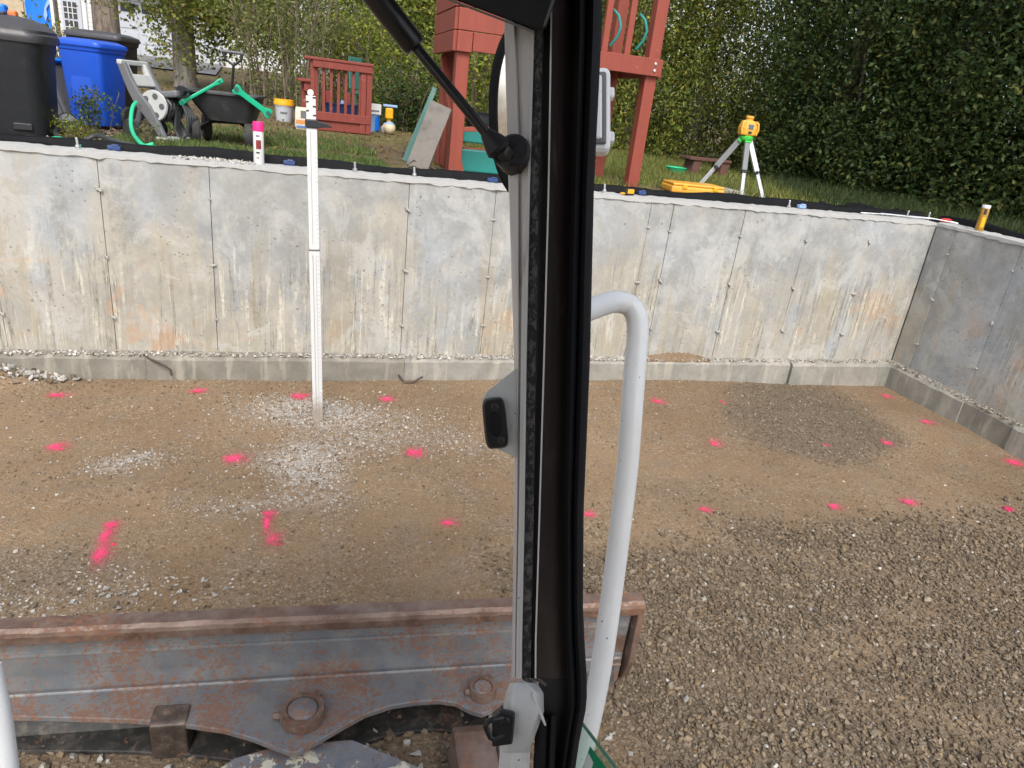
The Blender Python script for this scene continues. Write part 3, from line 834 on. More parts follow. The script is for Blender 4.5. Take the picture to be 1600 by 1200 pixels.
tS = [(-160, 864), (50, 862), (300, 858), (560, 851), (800, 844), (1000, 838), (1330, 836)]   # second lip
tI = [(-160, 900), (50, 898), (300, 892), (560, 886), (800, 881), (1000, 883), (1100, 888), (1160, 880), (1330, 858)]  # start of seal
tR = [(-160, 944), (50, 940), (300, 928), (560, 922), (800, 912), (960, 911), (1060, 917), (1100, 917), (1160, 905), (1330, 880)]
def strip(fn, vs_=VS): return MB().loft([[near(u, v, b) for u, b in fn(v)] for v in vs_])
def painted(v):
    L, C, E_ = interp(tL, v), interp(tC, v), interp(tE, v)
    return [(L, .055), (L + 1, .010), (C - 3, .002), (C, .006), (C + 3, .004), (E_ - 7, -.002), (E_ - 1, -.004), (E_ + 1, -.003), (E_ + 1, .055)]
post = strip(painted).build('corner_post', M['cab_grey'], EX, smooth=True, world=True)
lip1 = strip(lambda v: [(interp(tE, v) - 2, -.0052), (interp(tE, v) + 1.5, -.0055), (interp(tE, v) + 2.2, .004), (interp(tE, v) - 1, .004)]).build('lip', M['cab_pale'], post, smooth=True, world=False)
def fix_world(o):                                   # sub-part meshes were laid out in place: bring them under their parent
    inv = world_of(o.parent).inverted()
    for p in o.data.vertices: p.co = inv @ p.co
    return o
fix_world(lip1)
fix_world(strip(lambda v: [(interp(tE, v) + 2.2, .002), (interp(tE, v) + 7, .0015), (interp(tE, v) + 16, .003), (interp(tE, v) + 16, .03), (interp(tE, v) + 2.2, .03)]).build('adhesive_residue', M['residue'], post))
fix_world(strip(lambda v: [(interp(tE, v) + 15.5, .006), (interp(tS, v) - 2, .008), (interp(tS, v) - 2, .03), (interp(tE, v) + 15.5, .03)]).build('channel', M['satin_black'], post))
fix_world(strip(lambda v: [(interp(tS, v) - 2.2, -.002), (interp(tS, v) + .3, -.0025), (interp(tS, v) + 1.0, .02), (interp(tS, v) - 2.0, .02)]).build('lip', M['cab_grey'], post))
inner = strip(lambda v: [(interp(tS, v) + .8, .001), (interp(tS, v) + 10, .008), ((interp(tS, v) + interp(tI, v)) / 2, .014), (interp(tI, v) + 3, .020), (interp(tI, v) + 3, .055), (interp(tS, v) + .8, .055)]).build('inner_post', M['cab_shaded'], EX, smooth=True, world=True)
VS2 = VS + [1090, 1110, 1160, 1230, 1330]
def seal(v):
    a, b = interp(tI, v), interp(tR, v); w = b - a
    return [(a, .020), (a + .05*w, .006), (a + .2*w, -.001), (a + .36*w, .002), (a + .44*w, .008), (a + .52*w, .003), (a + .68*w, -.003), (a + .88*w, .002), (b, .012), (b - .03*w, .03), (a, .04)]
VSS = sorted(set(VS2 + [20, 80, 160, 250, 360, 500, 620, 740, 850, 950]))
strip(seal, VSS).build('rubber_seal', M['rubber'], EX, smooth=True, world=True)
strip(lambda v: [(interp(tS, v) + 4, .012), (interp(tI, v) + 2, .02), (interp(tI, v) + 2, .05), (interp(tS, v) + 4, .05)], [1055, 1110, 1180, 1340]).build('lower_post', M['satin_black'], EX, world=True)

# end of the channel and the pale boss with a clamp
boss = MB().loft([[near(u, v, b) for u, b in s_] for v, s_ in (
    (1066, [(797, .012), (806, -.004), (822, -.006), (838, .004), (838, .05), (797, .05)]),
    (1082, [(790, .008), (801, -.016), (838, -.014), (849, .000), (849, .05), (790, .05)]),
    (1112, [(785, .006), (797, -.024), (841, -.022), (850, -.004), (850, .05), (785, .05)]),
    (1150, [(783, .008), (796, -.022), (826, -.020), (836, -.006), (836, .05), (783, .05)]),
    (1176, [(783, .010), (795, -.014), (806, -.014), (826, -.004), (826, .05), (783, .05)]))]).build('boss', M['cab_pale'], EX, smooth=True, world=True, bevel=.0015)
MB().loft([[near(u, v, b) for u, b in s_] for v, s_ in (
    (1140, [(783, .004), (800, -.004), (830, .0), (830, .05), (783, .05)]), (1340, [(770, .004), (790, -.004), (822, .0), (822, .05), (770, .05)]))]).build('lower_post', M['cab_grey'], EX, world=True, bevel=.001)
MB().loft([[near(u, v, b) for u, b in s_] for v, s_ in (
    (1122, [(837, .004), (845, -.006), (853, -.006), (858, .004), (858, .05), (837, .05)]), (1340, [(826, .004), (834, -.006), (842, -.006), (848, .004), (848, .05), (826, .05)]))]).build('rubber_seal', M['rubber'], EX, smooth=True, world=True)
MB().loft([[near(u, v, b) for u, b in s_] for v, s_ in (
    (1118, [(857, .006), (862, -.004), (868, -.002), (868, .05), (857, .05)]), (1340, [(846, .006), (852, -.004), (864, -.002), (864, .05), (846, .05)]))]).build('rubber_seal', M['rubber'], EX, smooth=True, world=True)
MB().tube([near(832, 1083, -.016), near(838, 1100, -.018), near(846, 1118, -.016), near(852, 1133, -.014)], [.0015, .002, .002, .0012], 8).build('weld_bead', M['cab_grey'], EX, smooth=True, world=True)
MB().tube([near(818, 1060, -.002), near(828, 1064, .0), near(842, 1062, .002), near(853, 1070, .004)], .0022, 7).build('weld_bead', M['residue'], EX, smooth=True, world=True)
cl = MB().prism([(-.013, -.020), (.010, -.017), (.013, .016), (-.004, .021), (-.013, .012)], near(787, 1133, -.026), CR, CU, .010).build('clamp_plate', M['black_paint'], EX, world=True, bevel=.002)
fix_world(MB().tube([near(786, 1121, -.034), near(770, 1124, -.038), near(761, 1128, -.040), near(758, 1134, -.040), near(766, 1152, -.040), near(772, 1155, -.040), near(790, 1146, -.034)], .0032, 9).build('ring', M['black_paint'], cl, smooth=True))
fix_world(MB().lathe([(.007, 0), (.007, .004), (.004, .0055)], near(789, 1124, -.030), -CF, 12).build('bolt_head', M['black_paint'], cl, smooth=True))

# catch plate on the post
plate = MB()
pp = [(808, 574), (760, 612), (755, 622), (754, 634), (762, 690), (769, 697), (808, 716), (812, 716), (812, 574)]
plate.add([near(u, v, .004) for u, v in pp] + [near(u, v, .008) for u, v in pp], [tuple(range(len(pp)))] + [tuple(len(pp) + i for i in reversed(range(len(pp))))] + [(i, (i+1) % len(pp), len(pp) + (i+1) % len(pp), len(pp) + i) for i in range(len(pp))])
cp = plate.build('catch_plate', M['cab_pale'], EX, world=True, bevel=.001)
catch = MB()
def oval(cx, cy, rx, ry, tilt, back, n=28, sq=2.8):
    out = []
    for k in range(n):
        a = 2 * math.pi * k / n; x = math.copysign(abs(math.cos(a)) ** (2 / sq), math.cos(a)) * rx; y = math.copysign(abs(math.sin(a)) ** (2 / sq), math.sin(a)) * ry
        out.append(near(cx + x * math.cos(tilt) - y * math.sin(tilt), cy + x * math.sin(tilt) + y * math.cos(tilt), back))
    return out
catch.loft([oval(774, 661, 18.5, 40, -.10, .004, sq=5), oval(774, 661, 18.5, 40, -.10, -.004, sq=5), oval(775, 661, 16, 37, -.10, -.008, sq=5)])
ca = catch.build('catch', M['black_paint'], cp, smooth=True); fix_world(ca)
fix_world(MB().loft([oval(773, 663, 9, 19, -.08, -.007), oval(773, 663, 8, 17, -.08, -.011), oval(770, 653, 5, 7, -.08, -.014)]).build('catch', M['rubber'], cp, smooth=True))
for u, v in ((773, 636), (783, 688)):
    fix_world(MB().lathe([(.0042, 0), (.0042, .004), (.003, .005), (.0025, .002)], near(u, v, -.0075), -CF, 12).build('bolt_head', M['bolt_dark'], cp, smooth=True))

# grab handle
hp = [(880, 500, .90), (925, 482, .935), (952, 473, .95), (968, 472, .955), (982, 476, .96), (991, 486, .96), (996, 503, .96), (996, 530, .96), (992, 575, .96), (987, 640, .96), (981, 720, .97), (972, 800, .98), (962, 880, .99), (950, 970, 1.0), (936, 1060, 1.01), (917, 1150, 1.02), (897, 1225, 1.03), (870, 1330, 1.04)]
ctrl = [deep(*p) for p in hp]
def smooth_path(pts, n=5):
    out = []
    for i in range(len(pts) - 1):
        p0, p1, p2, p3 = pts[max(i-1, 0)], pts[i], pts[i+1], pts[min(i+2, len(pts)-1)]
        for k in range(n):
            t = k / n
            out.append(.5 * ((2*p1) + (p2-p0)*t + (2*p0-5*p1+4*p2-p3)*t*t + (3*p1-p0-3*p2+p3)*t*t*t))
    return out + [pts[-1]]
MB().tube(smooth_path(ctrl), .0152, 20).build('grab_handle', M['handle_white'], EX, smooth=True, world=True)
lp = [deep(-14, 1040, 1.12), deep(2, 1120, 1.12), deep(13, 1200, 1.12), deep(22, 1290, 1.12)]
MB().tube(smooth_path(lp), .0145, 16).build('side_rail', M['handle_white'], EX, smooth=True, world=True)

# gas strut
s0, s1, s2 = deep(548, -55, .62), deep(650, 74, .645), deep(779, 232, .665)
st = MB().tube([s0, s1 + (s0 - s1).normalized() * .004, s1], [.0115, .0115, .0095], 20).build('gas_strut', M['black_paint'], EX, smooth=True, world=True)
fix_world(MB().tube([s1, s2], .0050, 14).build('strut_rod', M['black_paint'], st, smooth=True))
fix_world(MB().tube([s2 + (s1 - s2) * .16, s2 + (s1 - s2) * .06, s2, s2 + (s2 - s1) * .03], [.006, .011, .013, .010], 16).build('strut_eye', M['satin_black'], st, smooth=True))
fix_world(MB().lathe([(.0085, -.006), (.0085, .010), (.0065, .012)], near(789, 240, -.020), (-CF * .8 - CR * .3 + CU * .1), 6).build('bolt_head', M['bolt_dark'], st))
fix_world(MB().lathe([(.0125, -.02), (.0125, .002)], near(789, 240, -.016), (-CF * .8 - CR * .3 + CU * .1), 20).build('washer', M['bolt_dark'], st, smooth=True))
fix_world(MB().lathe([(.016, -.02), (.016, .010), (.013, .013)], near(803, 240, -.008), (-CF), 18).build('strut_bush', M['satin_black'], st, smooth=True))

# raised front window rail above the post
rail = MB()
rp = [(560, -60), (690, -8), (835, 47), (852, 46), (868, 0), (880, -60)]
rail.add([near(u, v, -.05) for u, v in rp] + [near(u, v, .0) for u, v in rp], [tuple(range(6)), tuple(6 + i for i in reversed(range(6)))] + [(i, (i+1) % 6, 6 + (i+1) % 6, 6 + i) for i in range(6)])
rr_ = rail.build('raised_window_rail', M['black_paint'], EX, world=True, bevel=.003)
fix_world(MB().loft([[near(u, v, b) for u, v, b in ((uu, vv + 1, -.052), (uu, vv + 5, -.050), (uu, vv + 5, .0), (uu, vv + 1, .0))] for uu, vv in ((560, -60), (690, -8), (835, 47))]).build('rail_edge', M['alu_dull_and_shaded'], rr_))

# mirror behind the post and the weatherproof box outside it
mc = deep(849, 176, 1.0); mr = MB()
nrm = (EYE_P - mc).normalized(); ex = (CR - nrm * CR.dot(nrm)).normalized(); ey = nrm.cross(ex)
def ell(rx, ry, off, n=56, p=2.3):
    o_ = []
    for k in range(n):
        a = 2 * math.pi * k / n; c_, s_ = math.cos(a), math.sin(a)
        o_.append(mc + ex * math.copysign(abs(c_) ** (2/p), c_) * rx + ey * math.copysign(abs(s_) ** (2/p), s_) * ry + nrm * off)
    return o_
mr.loft([ell(.074, .130, -.030), ell(.078, .134, -.012), ell(.078, .134, .006), ell(.074, .130, .009), ell(.067, .123, .008), ell(.067, .123, .000)])
mir = mr.build('side_mirror', M['rubber'], EX, smooth=True, world=True)
M['mirror'] = pm('mirror', (.86, .84, .80), .16, 1.0, var=.08, sc=30, bump=.0)
gl = MB(); secs = [ell(.0675 * k, .1235 * k, .004 + .010 * (1 - k * k)) for k in (1, .85, .7, .5, .3, .12)]
gl.loft(secs); fix_world(gl.build('mirror_glass', M['mirror'], mir, smooth=True))

bc = deep(916, 176, .98)
bx_ = MB().box(bc, (.066, .030, .118), Matrix((CR, CF, CU)).transposed()).build('junction_box', M['handle_white'], EX, world=True, bevel=.009, seg=3)
R3 = Matrix((CR, CF, CU)).transposed()
fix_world(MB().box(bc - CF * .0165, (.052, .006, .100), R3).build('gasket', M['grey_plastic'], bx_, bevel=.004))
fix_world(MB().box(bc - CF * .020 - CR * .002, (.043, .006, .088), R3).build('box_cover', M['handle_white'], bx_, bevel=.003))
for dz in (.026, -.036):
    fix_world(MB().box(bc + CR * .034 + CU * dz, (.010, .016, .015), R3).build('box_latch', M['handle_white'], bx_, bevel=.003))

# lower side glass with its sticker
g0 = [(857, 1062), (966, 1205), (1010, 1262), (1010, 1360), (835, 1360)]
gm = MB(); gA = [deep(u, v, .86 + (v - 1062) * .0001) for u, v in g0]; gB = [p + CF * .005 for p in gA]
gm.add(gA + gB, [tuple(range(5)), tuple(5 + i for i in reversed(range(5)))] + [(i, (i+1) % 5, 5 + (i+1) % 5, 5 + i) for i in range(5)])
pane = gm.build('glass_pane', M['glass'], EX, world=True)
fix_world(MB().bar(deep(857, 1061, .862), deep(968, 1207, .876), .003, .006, CF).build('glass_rim', M['glass_edge'], pane))
sk = MB(); q4 = [(921, 1172), (944, 1163 + 20), (985, 1240), (960, 1290), (905, 1230)]
sp = [(922, 1166), (972, 1232), (972, 1300), (905, 1300), (905, 1216)]
sA = [deep(u, v, .858 + (v - 1062) * .0001) for u, v in sp]; sB = [p + CF * .0006 for p in sA]
sk.add(sA + sB, [tuple(range(5)), tuple(5 + i for i in reversed(range(5)))] + [(i, (i+1) % 5, 5 + (i+1) % 5, 5 + i) for i in range(5)])
fix_world(sk.build('sticker', M['sticker_green'], pane))
wk = [(919, 1176), (927, 1192), (920, 1216), (908, 1222), (912, 1196)]
wA = [deep(u, v, .8572 + (v - 1062) * .0001) for u, v in wk]
fix_world(MB().add(wA + [p + CF * .0004 for p in wA], [tuple(range(5)), tuple(5 + i for i in reversed(range(5)))] + [(i, (i+1) % 5, 5 + (i+1) % 5, 5 + i) for i in range(5)]).build('sticker_mark', M['white_plastic'], pane))

# cab shell round the seat: roof, rear and side panels, floor
def shell(m, a, b): m.box2(a, b)
MB().box2((-.75, -.95, 2.52), (.46, .66, 2.58)).build('roof', M['satin_black'], EX, world=True, bevel=.02)
MB().box2((-.75, -.95, 1.0), (.46, -.90, 2.52)).build('rear_panel', M['satin_black'], EX, world=True, bevel=.01)
MB().box2((.41, -.90, .75), (.46, .30, 1.25)).build('side_panel', M['cab_pale'], EX, world=True, bevel=.01)
MB().box2((.40, -.90, 1.25), (.46, -.55, 2.52)).build('rear_quarter', M['satin_black'], EX, world=True, bevel=.01)
MB().box2((-.75, -.90, .70), (.40, .34, .75)).build('cab_floor', M['satin_black'], EX, world=True, bevel=.01)

# dozer blade
M['bracket_shaded_rust'] = steel_mat('bracket_shaded_rust', (.06, .045, .038), (.10, .075, .062), .6)  # rusty steel, base colour darkened for the shade below the flange
BA = math.radians(4.0); B0 = Vector((1.155, 1.81, 0)); BS = Vector((-math.cos(BA), math.sin(BA), 0)); BN = Vector((-math.sin(BA), -math.cos(BA), 0))
def bl(s, n, z): return B0 + BS * s + BN * n + Vector((0, 0, z))
def extr(prof, sa, sb, segs=1): return MB().loft([[bl(sa + (sb - sa) * i / segs, n, z) for n, z in prof] for i in range(segs + 1)])
BL = 2.35
blade = extr([(-.012, .385), (.006, .385), (.006, .275), (.002, .20), (.006, .112), (.006, -.03), (-.030, -.035), (-.035, .12), (-.022, .3)], .02, BL, 6).build('dozer_blade', M['blade_blue'], EX, world=True)
def sub(mb, name, mat, **kw): return fix_world(mb.build(name, mat, blade, **kw))
rs_ = np.random.default_rng(4); secs = []
for i in range(60):
    s_ = -.004 + (BL + .004) * i / 59; e = rs_.normal(0, .0012, 8)
    secs.append([bl(s_, n, z) for n, z in ((-.014, .372 + e[0]), (-.014, .416 + e[1]), (-.009, .421 + e[2]), (.038, .420 + e[3]), (.049, .410 + e[4]), (.053, .398 + e[5]), (.051, .370 + e[6]), (.030, .360 + e[7]))])
sub(MB().loft(secs), 'top_rail', M['blade_rust'])
sub(extr([(.004, .300), (.012, .298), (.014, .288), (.004, .284)], .03, BL), 'ridge', M['blade_blue'])
sub(extr([(.004, .146), (.020, .150), (.024, .143), (.022, .134), (.004, .130)], .03, BL), 'ridge', M['blade_blue'], bevel=.002)
sub(extr([(.004, .125), (.030, .126), (.032, .118), (.004, .112)], .03, BL), 'ridge', M['blade_blue'], bevel=.002)
# end plate with a slot
def endp(m):
    out = [(-.03, .40), (.035, .40), (.045, .36), (.05, .15), (.02, .05), (-.04, -.02), (-.06, .05), (-.05, .25)]
    m.loft([[bl(s_, n, z) for n, z in out] for s_ in (-.012, .012)])
sub_ep = MB(); endp(sub_ep); sub(sub_ep, 'end_plate', M['blade_rust'], bevel=.004)
def ring_slot(m):
    n = 18; pts = []
    for k in range(n):
        a = 2 * math.pi * k / n; pts.append((.012 + .012 * math.cos(a), .245 + (.035 if math.sin(a) > 0 else -.035) + .012 * math.sin(a)))
    m.loft([[bl(s_, a_, b_) for a_, b_ in pts] for s_ in (-.0145, .0145)])
m_ = MB(); ring_slot(m_); sub(m_, 'slot', M['blade_dark'])
sub(MB().loft([[bl(s_, n, z) for n, z in ((.0, .30), (.004, .30), (.004, .02), (.0, .02))] for s_ in (.10, .02)]), 'wear_strip', M['blade_rust'])
# upper flange with the curved rear edge
fl = [(2.35, .02), (2.05, .088), (1.86, .112), (1.665, .138), (1.50, .172), (1.38, .205), (1.29, .245), (1.22, .285), (1.18, .305), (1.155, .305), (1.11, .278), (1.03, .228), (.96, .186), (.88, .160), (.80, .150), (.72, .152), (.665, .168), (.62, .205), (.585, .220), (.55, .208), (.51, .178), (.44, .150), (.32, .110), (.18, .07), (.10, .03)]
def flange(z0, z1, k=1.0, d=0.0):
    n = len(fl); m = MB()
    top = [bl(s_, max(.008, w * k + d), z1) for s_, w in fl] + [bl(fl[-1][0], 0, z1), bl(fl[0][0], 0, z1)]
    bot = [p + Vector((0, 0, z0 - z1)) for p in top]; N_ = len(top)
    m.add(top + bot, [tuple(range(N_)), tuple(N_ + i for i in reversed(range(N_)))] + [(i, (i+1) % N_, N_ + (i+1) % N_, N_ + i) for i in range(N_)])
    return m
sub(flange(.122, .142), 'upper_flange', M['blade_flange'], bevel=.003)
sub(flange(.0, .018, .85, .03), 'lower_flange', M['blade_dark'], bevel=.003)
sub(extr([(.004, .118), (.012, .118), (.06, .02), (.05, .02)], .05, BL), 'web', M['blade_dark'])
def pin(s_, n_, r, h):
    c = bl(s_, n_, .142); bo = sub(MB().lathe([(r, -.002), (r * 1.02, h * .7), (r * .96, h), (r * .72, h), (r * .70, h * .8)], c, (0, 0, 1), 28), 'pin_boss', M['blade_rust'], smooth=True)
    sub(MB().lathe([(r * .66, h * .2), (r * .66, h * .90), (r * .60, h * .97)], c, (0, 0, 1), 28), 'pivot_pin', M['blade_flange'], smooth=True)
    sub(MB().lathe([(.011, r * .8), (.011, r * 1.28), (.008, r * 1.32)], c + Vector((0, 0, h * .35)), BS, 8), 'grease_nipple', M['blade_rust'])
    sub(MB().box(c + BS * (-r * .55) + BN * (-r * 1.0) + Vector((0, 0, h * .4)), (.035, .022, .018), Matrix.Rotation(.7, 3, 'Z')), 'lock_bolt', M['blade_rust'], bevel=.004)
pin(1.153, .180, .068, .040); pin(.572, .138, .046, .034)
# tilt bracket under the flange, link arm and ram
sub(MB().loft([[bl(s_, n, z) for n, z in ((.10, .152), (.165, .150), (.176, .142), (.172, .0), (.10, .0))] for s_ in (1.60, 1.495)]), 'bracket', M['bracket_shaded_rust'], bevel=.006)
arm = [(1.50, .40), (1.34, .275), (1.22, .245), (1.00, .245), (.80, .36), (.62, .52), (.55, .80), (1.50, .80)]
m_ = MB(); top = [bl(s_, n, .105 - .05 * max(0, n - .3)) for s_, n in arm]; bot = [p - Vector((0, 0, .07)) for p in top]; N_ = len(arm)
m_.add(top + bot, [tuple(range(N_)), tuple(N_ + i for i in reversed(range(N_)))] + [(i, (i+1) % N_, N_ + (i+1) % N_, N_ + i) for i in range(N_)])
sub(m_, 'link_arm', M['arm_flaked'], bevel=.004)
sub(MB().loft([[bl(s_, n, z) for n, z in ((.30, .19), (.34, .205), (.60, .20), (.60, .05), (.30, .05))] for s_ in (.70, .575)]), 'ram_mount', M['blade_rust'], bevel=.012)
sub(MB().tube([bl(.555, .16, .10), bl(.548, .30, .12), bl(.54, .70, .16)], .016, 16), 'ram_rod', M['chrome'], smooth=True)
sub(MB().tube([bl(.585, .17, .03), bl(.60, .28, .03)], .03, 14), 'ram_eye', M['blade_dark'], smooth=True)

# ------------------------------------------------------------------ things on and in front of the wall
# grade rod
r0 = Vector((.078, 4.142, float(floor_z(.078, 4.142)))); r1 = Vector((.033, 4.142, 1.78))
rod = thing('grade_rod', r0, 'tall white grade rod standing in the pit in front of the wall', 'grade rod')
rod.rotation_euler = (0, math.atan2(r1.x - r0.x, r1.z - r0.z), 0)
RL = (r1 - r0).length
jz = 1.085
MB().box2((-.030, -.014, 0), (.030, .014, jz - .004)).build('lower_section', M['rod_white'], rod, bevel=.003)
part('groove', M['alu_dull_and_shaded'], rod, lambda m: m.box2((-.010, -.0152, .03), (-.007, -.0142, jz - .03)))
part('groove', M['alu_dull_and_shaded'], rod, lambda m: m.box2((.008, -.0152, .03), (.0095, -.0142, jz - .03)))
MB().box2((-.028, -.012, jz + .002), (.028, .012, RL - .03)).build('upper_section', M['rod_white'], rod, bevel=.003)
part('groove', M['alu_dull_and_shaded'], rod, lambda m: m.box2((-.008, -.0132, jz + .03), (-.006, -.0122, RL - .05)))
M['grey_rule'] = pm('grey_rule', (.38, .40, .43), .6)
gm = MB()
for k in range(64):
    z_ = .04 + k * (RL - .12) / 64
    if abs(z_ - jz) > .02: gm.box2((.014, -.0146 if z_ < jz else -.0126, z_), (.028 if k % 5 == 0 else .022, -.0138 if z_ < jz else -.0118, z_ + .003))
o = gm.build('graduations', M['grey_rule'], rod); o['kind'] = 'stuff'
part('joint', M['grey_plastic'], rod, lambda m: m.box2((-.031, -.015, jz - .005), (.031, .015, jz + .004)))
hd = MB().box2((-.026, -.010, RL + .012), (.024, .010, RL + .13)).lathe([(.017, -.008), (.017, .008)], (-.002, 0, RL + .145), (0, 1, 0), 14).build('rod_head', M['trim_white'], rod, bevel=.003)
for k in range(5): part('graduation', M['print_black'], hd, lambda m: m.box2((-.026 if k % 2 else .008, -.0115, RL + .030 + .022 * k), (-.012 if k % 2 else .024, -.0102, RL + .038 + .022 * k)))
ck = MB().box2((-.034, -.02, RL - .03), (.034, .02, RL + .012)).build('clamp', M['black_plastic'], rod, bevel=.004)
MB().loft([[(x, -.02, z0), (x, -.02, z1), (x, .02, z1), (x, .02, z0)] for x, z0, z1 in ((.03, RL - .028, RL + .006), (.075, RL - .022, RL - .002), (.105, RL - .022, RL - .014))]).build('clamp_arm', M['black_plastic'], ck, bevel=.003)

# marking paint can with pink cap, foam can, tape measure, red tool
def can(name, p, r, h, body, cap, caph, label, cat, tilt=0.0):
    c = thing(name, p, label, cat)
    c.rotation_euler = (0, tilt, 0)
    MB().lathe([(r * .94, 0), (r, .006), (r, h * .88 - caph * 0), (r * .93, h * .90)], n=24).build('body', body, c, smooth=True)
    MB().lathe([(r * 1.03, h * .905), (r * 1.03, h * .91 + caph * .8), (r * .93, h * .91 + caph), (r * .7, h * .912 + caph)], n=24).build('cap', cap, c, smooth=True)
    return c
pc = can('paint_can', (-.287, WY + .10, WTOP + .013), .033, .225, M['can_white'], M['pink_cap'], .055, 'white marking paint can with pink cap standing on the wall top', 'spray can')
def patchy(m, z0, z1, a0, a1, r, n=10):
    s_ = [[(r * math.cos(a), r * math.sin(a), z) for z in (z0, z1)] for a in np.linspace(a0, a1, n)]
    m.loft([[p for p in q] for q in s_], closed=False, cap=False)
part('print', M['print_red'], pc, lambda m: patchy(m, .095, .150, -2.0, -1.05, .0335))
part('print', M['print_black'], pc, lambda m: patchy(m, .068, .078, -2.0, -1.35, .0335))
part('print', M['grey_plastic'], pc, lambda m: patchy(m, .170, .180, -2.0, -1.3, .0335))
part('print', M['print_black'], pc, lambda m: patchy(m, .038, .044, -1.9, -1.5, .0335))
fc = can('foam_can', (5.315, 4.575, WTOP + .013), .031, .20, M['can_brown'], M['can_white'], .022, 'brown foam spray can with white cap on the right wall top', 'spray can', -.04)
part('print', M['print_black'], fc, lambda m: patchy(m, .13, .175, -2.6, -1.9, .0315))
part('print', M['bucket_yellow'], fc, lambda m: patchy(m, .03, .11, -2.5, -1.6, .0315))
tm = thing('tape_measure', (2.345, WY + .10, WTOP + .012), 'yellow and black tape measure lying on the wall top', 'tape measure', .2)
MB().box((0, 0, .026), (.085, .045, .050)).build('case', M['black_plastic'], tm, bevel=.012, seg=3)
MB().box((0, -.0235, .03), (.058, .008, .032)).build('face', M['yellow'], tm, bevel=.004)
MB().box((-.055, 0, .012), (.035, .022, .012)).build('blade_tip', M['yellow'], tm, bevel=.002)
rt_ = thing('utility_knife', (5.35, WY + .055, WTOP + .012), 'small red and black tool lying on the wall corner', 'tool', -.5)
MB().loft([[(x, -w, 0), (x, w, 0), (x, w, h), (x, -w, h)] for x, w, h in ((-.045, .011, .022), (-.02, .017, .032), (.03, .017, .034), (.05, .012, .026))]).build('handle', M['tool_red'], rt_, bevel=.004)
MB().box((.065, 0, .012), (.045, .02, .018)).build('head', M['black_plastic'], rt_, bevel=.004)

# ------------------------------------------------------------------ tripod and laser level
tx, ty = 3.985, 6.15; tz0 = YZ(tx, ty); TZ = 1.935
tp = thing('tripod', (tx, ty, tz0), 'aluminium surveying tripod with green head standing behind the wall', 'tripod')
hz_ = TZ - tz0
MB().lathe([(.055, -.035), (.066, -.02), (.066, .0), (.05, .008)], (0, 0, hz_), n=20).build('head', M['laser_green'], tp, smooth=True)
def leg(foot, hip, leg_tone):
    f, h = Vector(foot), Vector(hip); d = (f - h)
    m1 = h + d * .55
    L = MB().bar(h, m1, .052, .026, (0, -1, .2)).build('leg', leg_tone, tp, bevel=.004)
    MB().bar(h + d * .48, f, .036, .020, (0, -1, .2)).build('lower_leg', M['alu'], L, bevel=.003)
    MB().box(h + d * .56, (.058, .034, .03), d.to_track_quat('Z', 'Y').to_matrix()).build('leg_clamp', M['black_plastic'], L, bevel=.004)
    MB().lathe([(.012, 0), (.002, .05)], f - d.normalized() * .01, d, 8).build('spike', M['bolt_dark'], L)
    MB().box(h + d * .02, (.06, .04, .05), d.to_track_quat('Z', 'Y').to_matrix()).build('hinge', M['laser_green'], L, bevel=.006)
leg((-.36, .10, YZ(tx-.36, ty+.1) - tz0), (-.040, .02, hz_ - .02), M['alu_dull_and_shaded'])  # left and middle legs get the darker aluminium, their shade painted in
leg((-.005, -.14, YZ(tx, ty-.1) - tz0 + .0), (.0, -.03, hz_ - .02), M['alu_dull_and_shaded'])
leg((.23, -.15, YZ(tx+.2, ty-.1) - tz0), (.035, -.0, hz_ - .02), M['alu'])
ll = thing('laser_level', (tx - .005, ty, TZ + .008), 'orange yellow rotating laser level mounted on the tripod', 'laser level', -.12)
ll.scale = (.92, .92, 1.12)
MB().loft([[(sx * w, sy * d, z) for sx, sy in ((-1, -.6), (-.6, -1), (.6, -1), (1, -.6), (1, .6), (.6, 1), (-.6, 1), (-1, .6))] for z, w, d in ((.0, .072, .055), (.012, .085, .065), (.06, .088, .068), (.105, .070, .060), (.118, .052, .05))]).build('housing', M['laser_yellow'], ll, bevel=.005)
for s_ in (-1, 1): MB().tube([(s_ * .076, -.05, .01), (s_ * .090, -.055, .05), (s_ * .080, -.05, .098), (s_ * .058, -.04, .112)], .011, 8).build('grip', M['laser_yellow'], ll, smooth=True)
MB().box((.0, -.068, .072), (.052, .014, .036)).build('display', M['screen'], ll, bevel=.003)
MB().box((.0, -.069, .028), (.036, .012, .018)).build('keypad', M['print_black'], ll, bevel=.003)
MB().lathe([(.036, .116), (.036, .128), (.030, .132), (.040, .136), (.040, .150), (.028, .156)], n=20).build('rotor_head', M['laser_yellow'], ll, smooth=True)
cs = thing('carrying_case', (3.40, 5.92, YZ(3.4, 5.92)), 'flat yellow plastic case lying on the grass beside the tripod', 'case', -.06)
MB().box((0, 0, .032), (.52, .26, .062)).build('lower_shell', M['laser_yellow'], cs, bevel=.018, seg=3)
MB().box((0, 0, .075), (.50, .25, .022)).build('lid', M['laser_yellow'], cs, bevel=.008)
for x in (-.14, .16): MB().box((x, -.133, .06), (.045, .012, .035)).build('latch', M['yellow'], cs, bevel=.003)
sl = MB().loft([[(x, -.10, 0), (x, .12, 0), (x + .01, .11, h), (x, -.09, h)] for x, h in ((-.16, .03), (-.05, .055), (.08, .045), (.17, .025))]).build('stone_slab', M['slab_grey'], None, bevel=.006)
sl.location = (3.86, 6.12, YZ(3.86, 6.12)); tag(sl, 'flat grey stone slab between the tripod legs', 'stone')
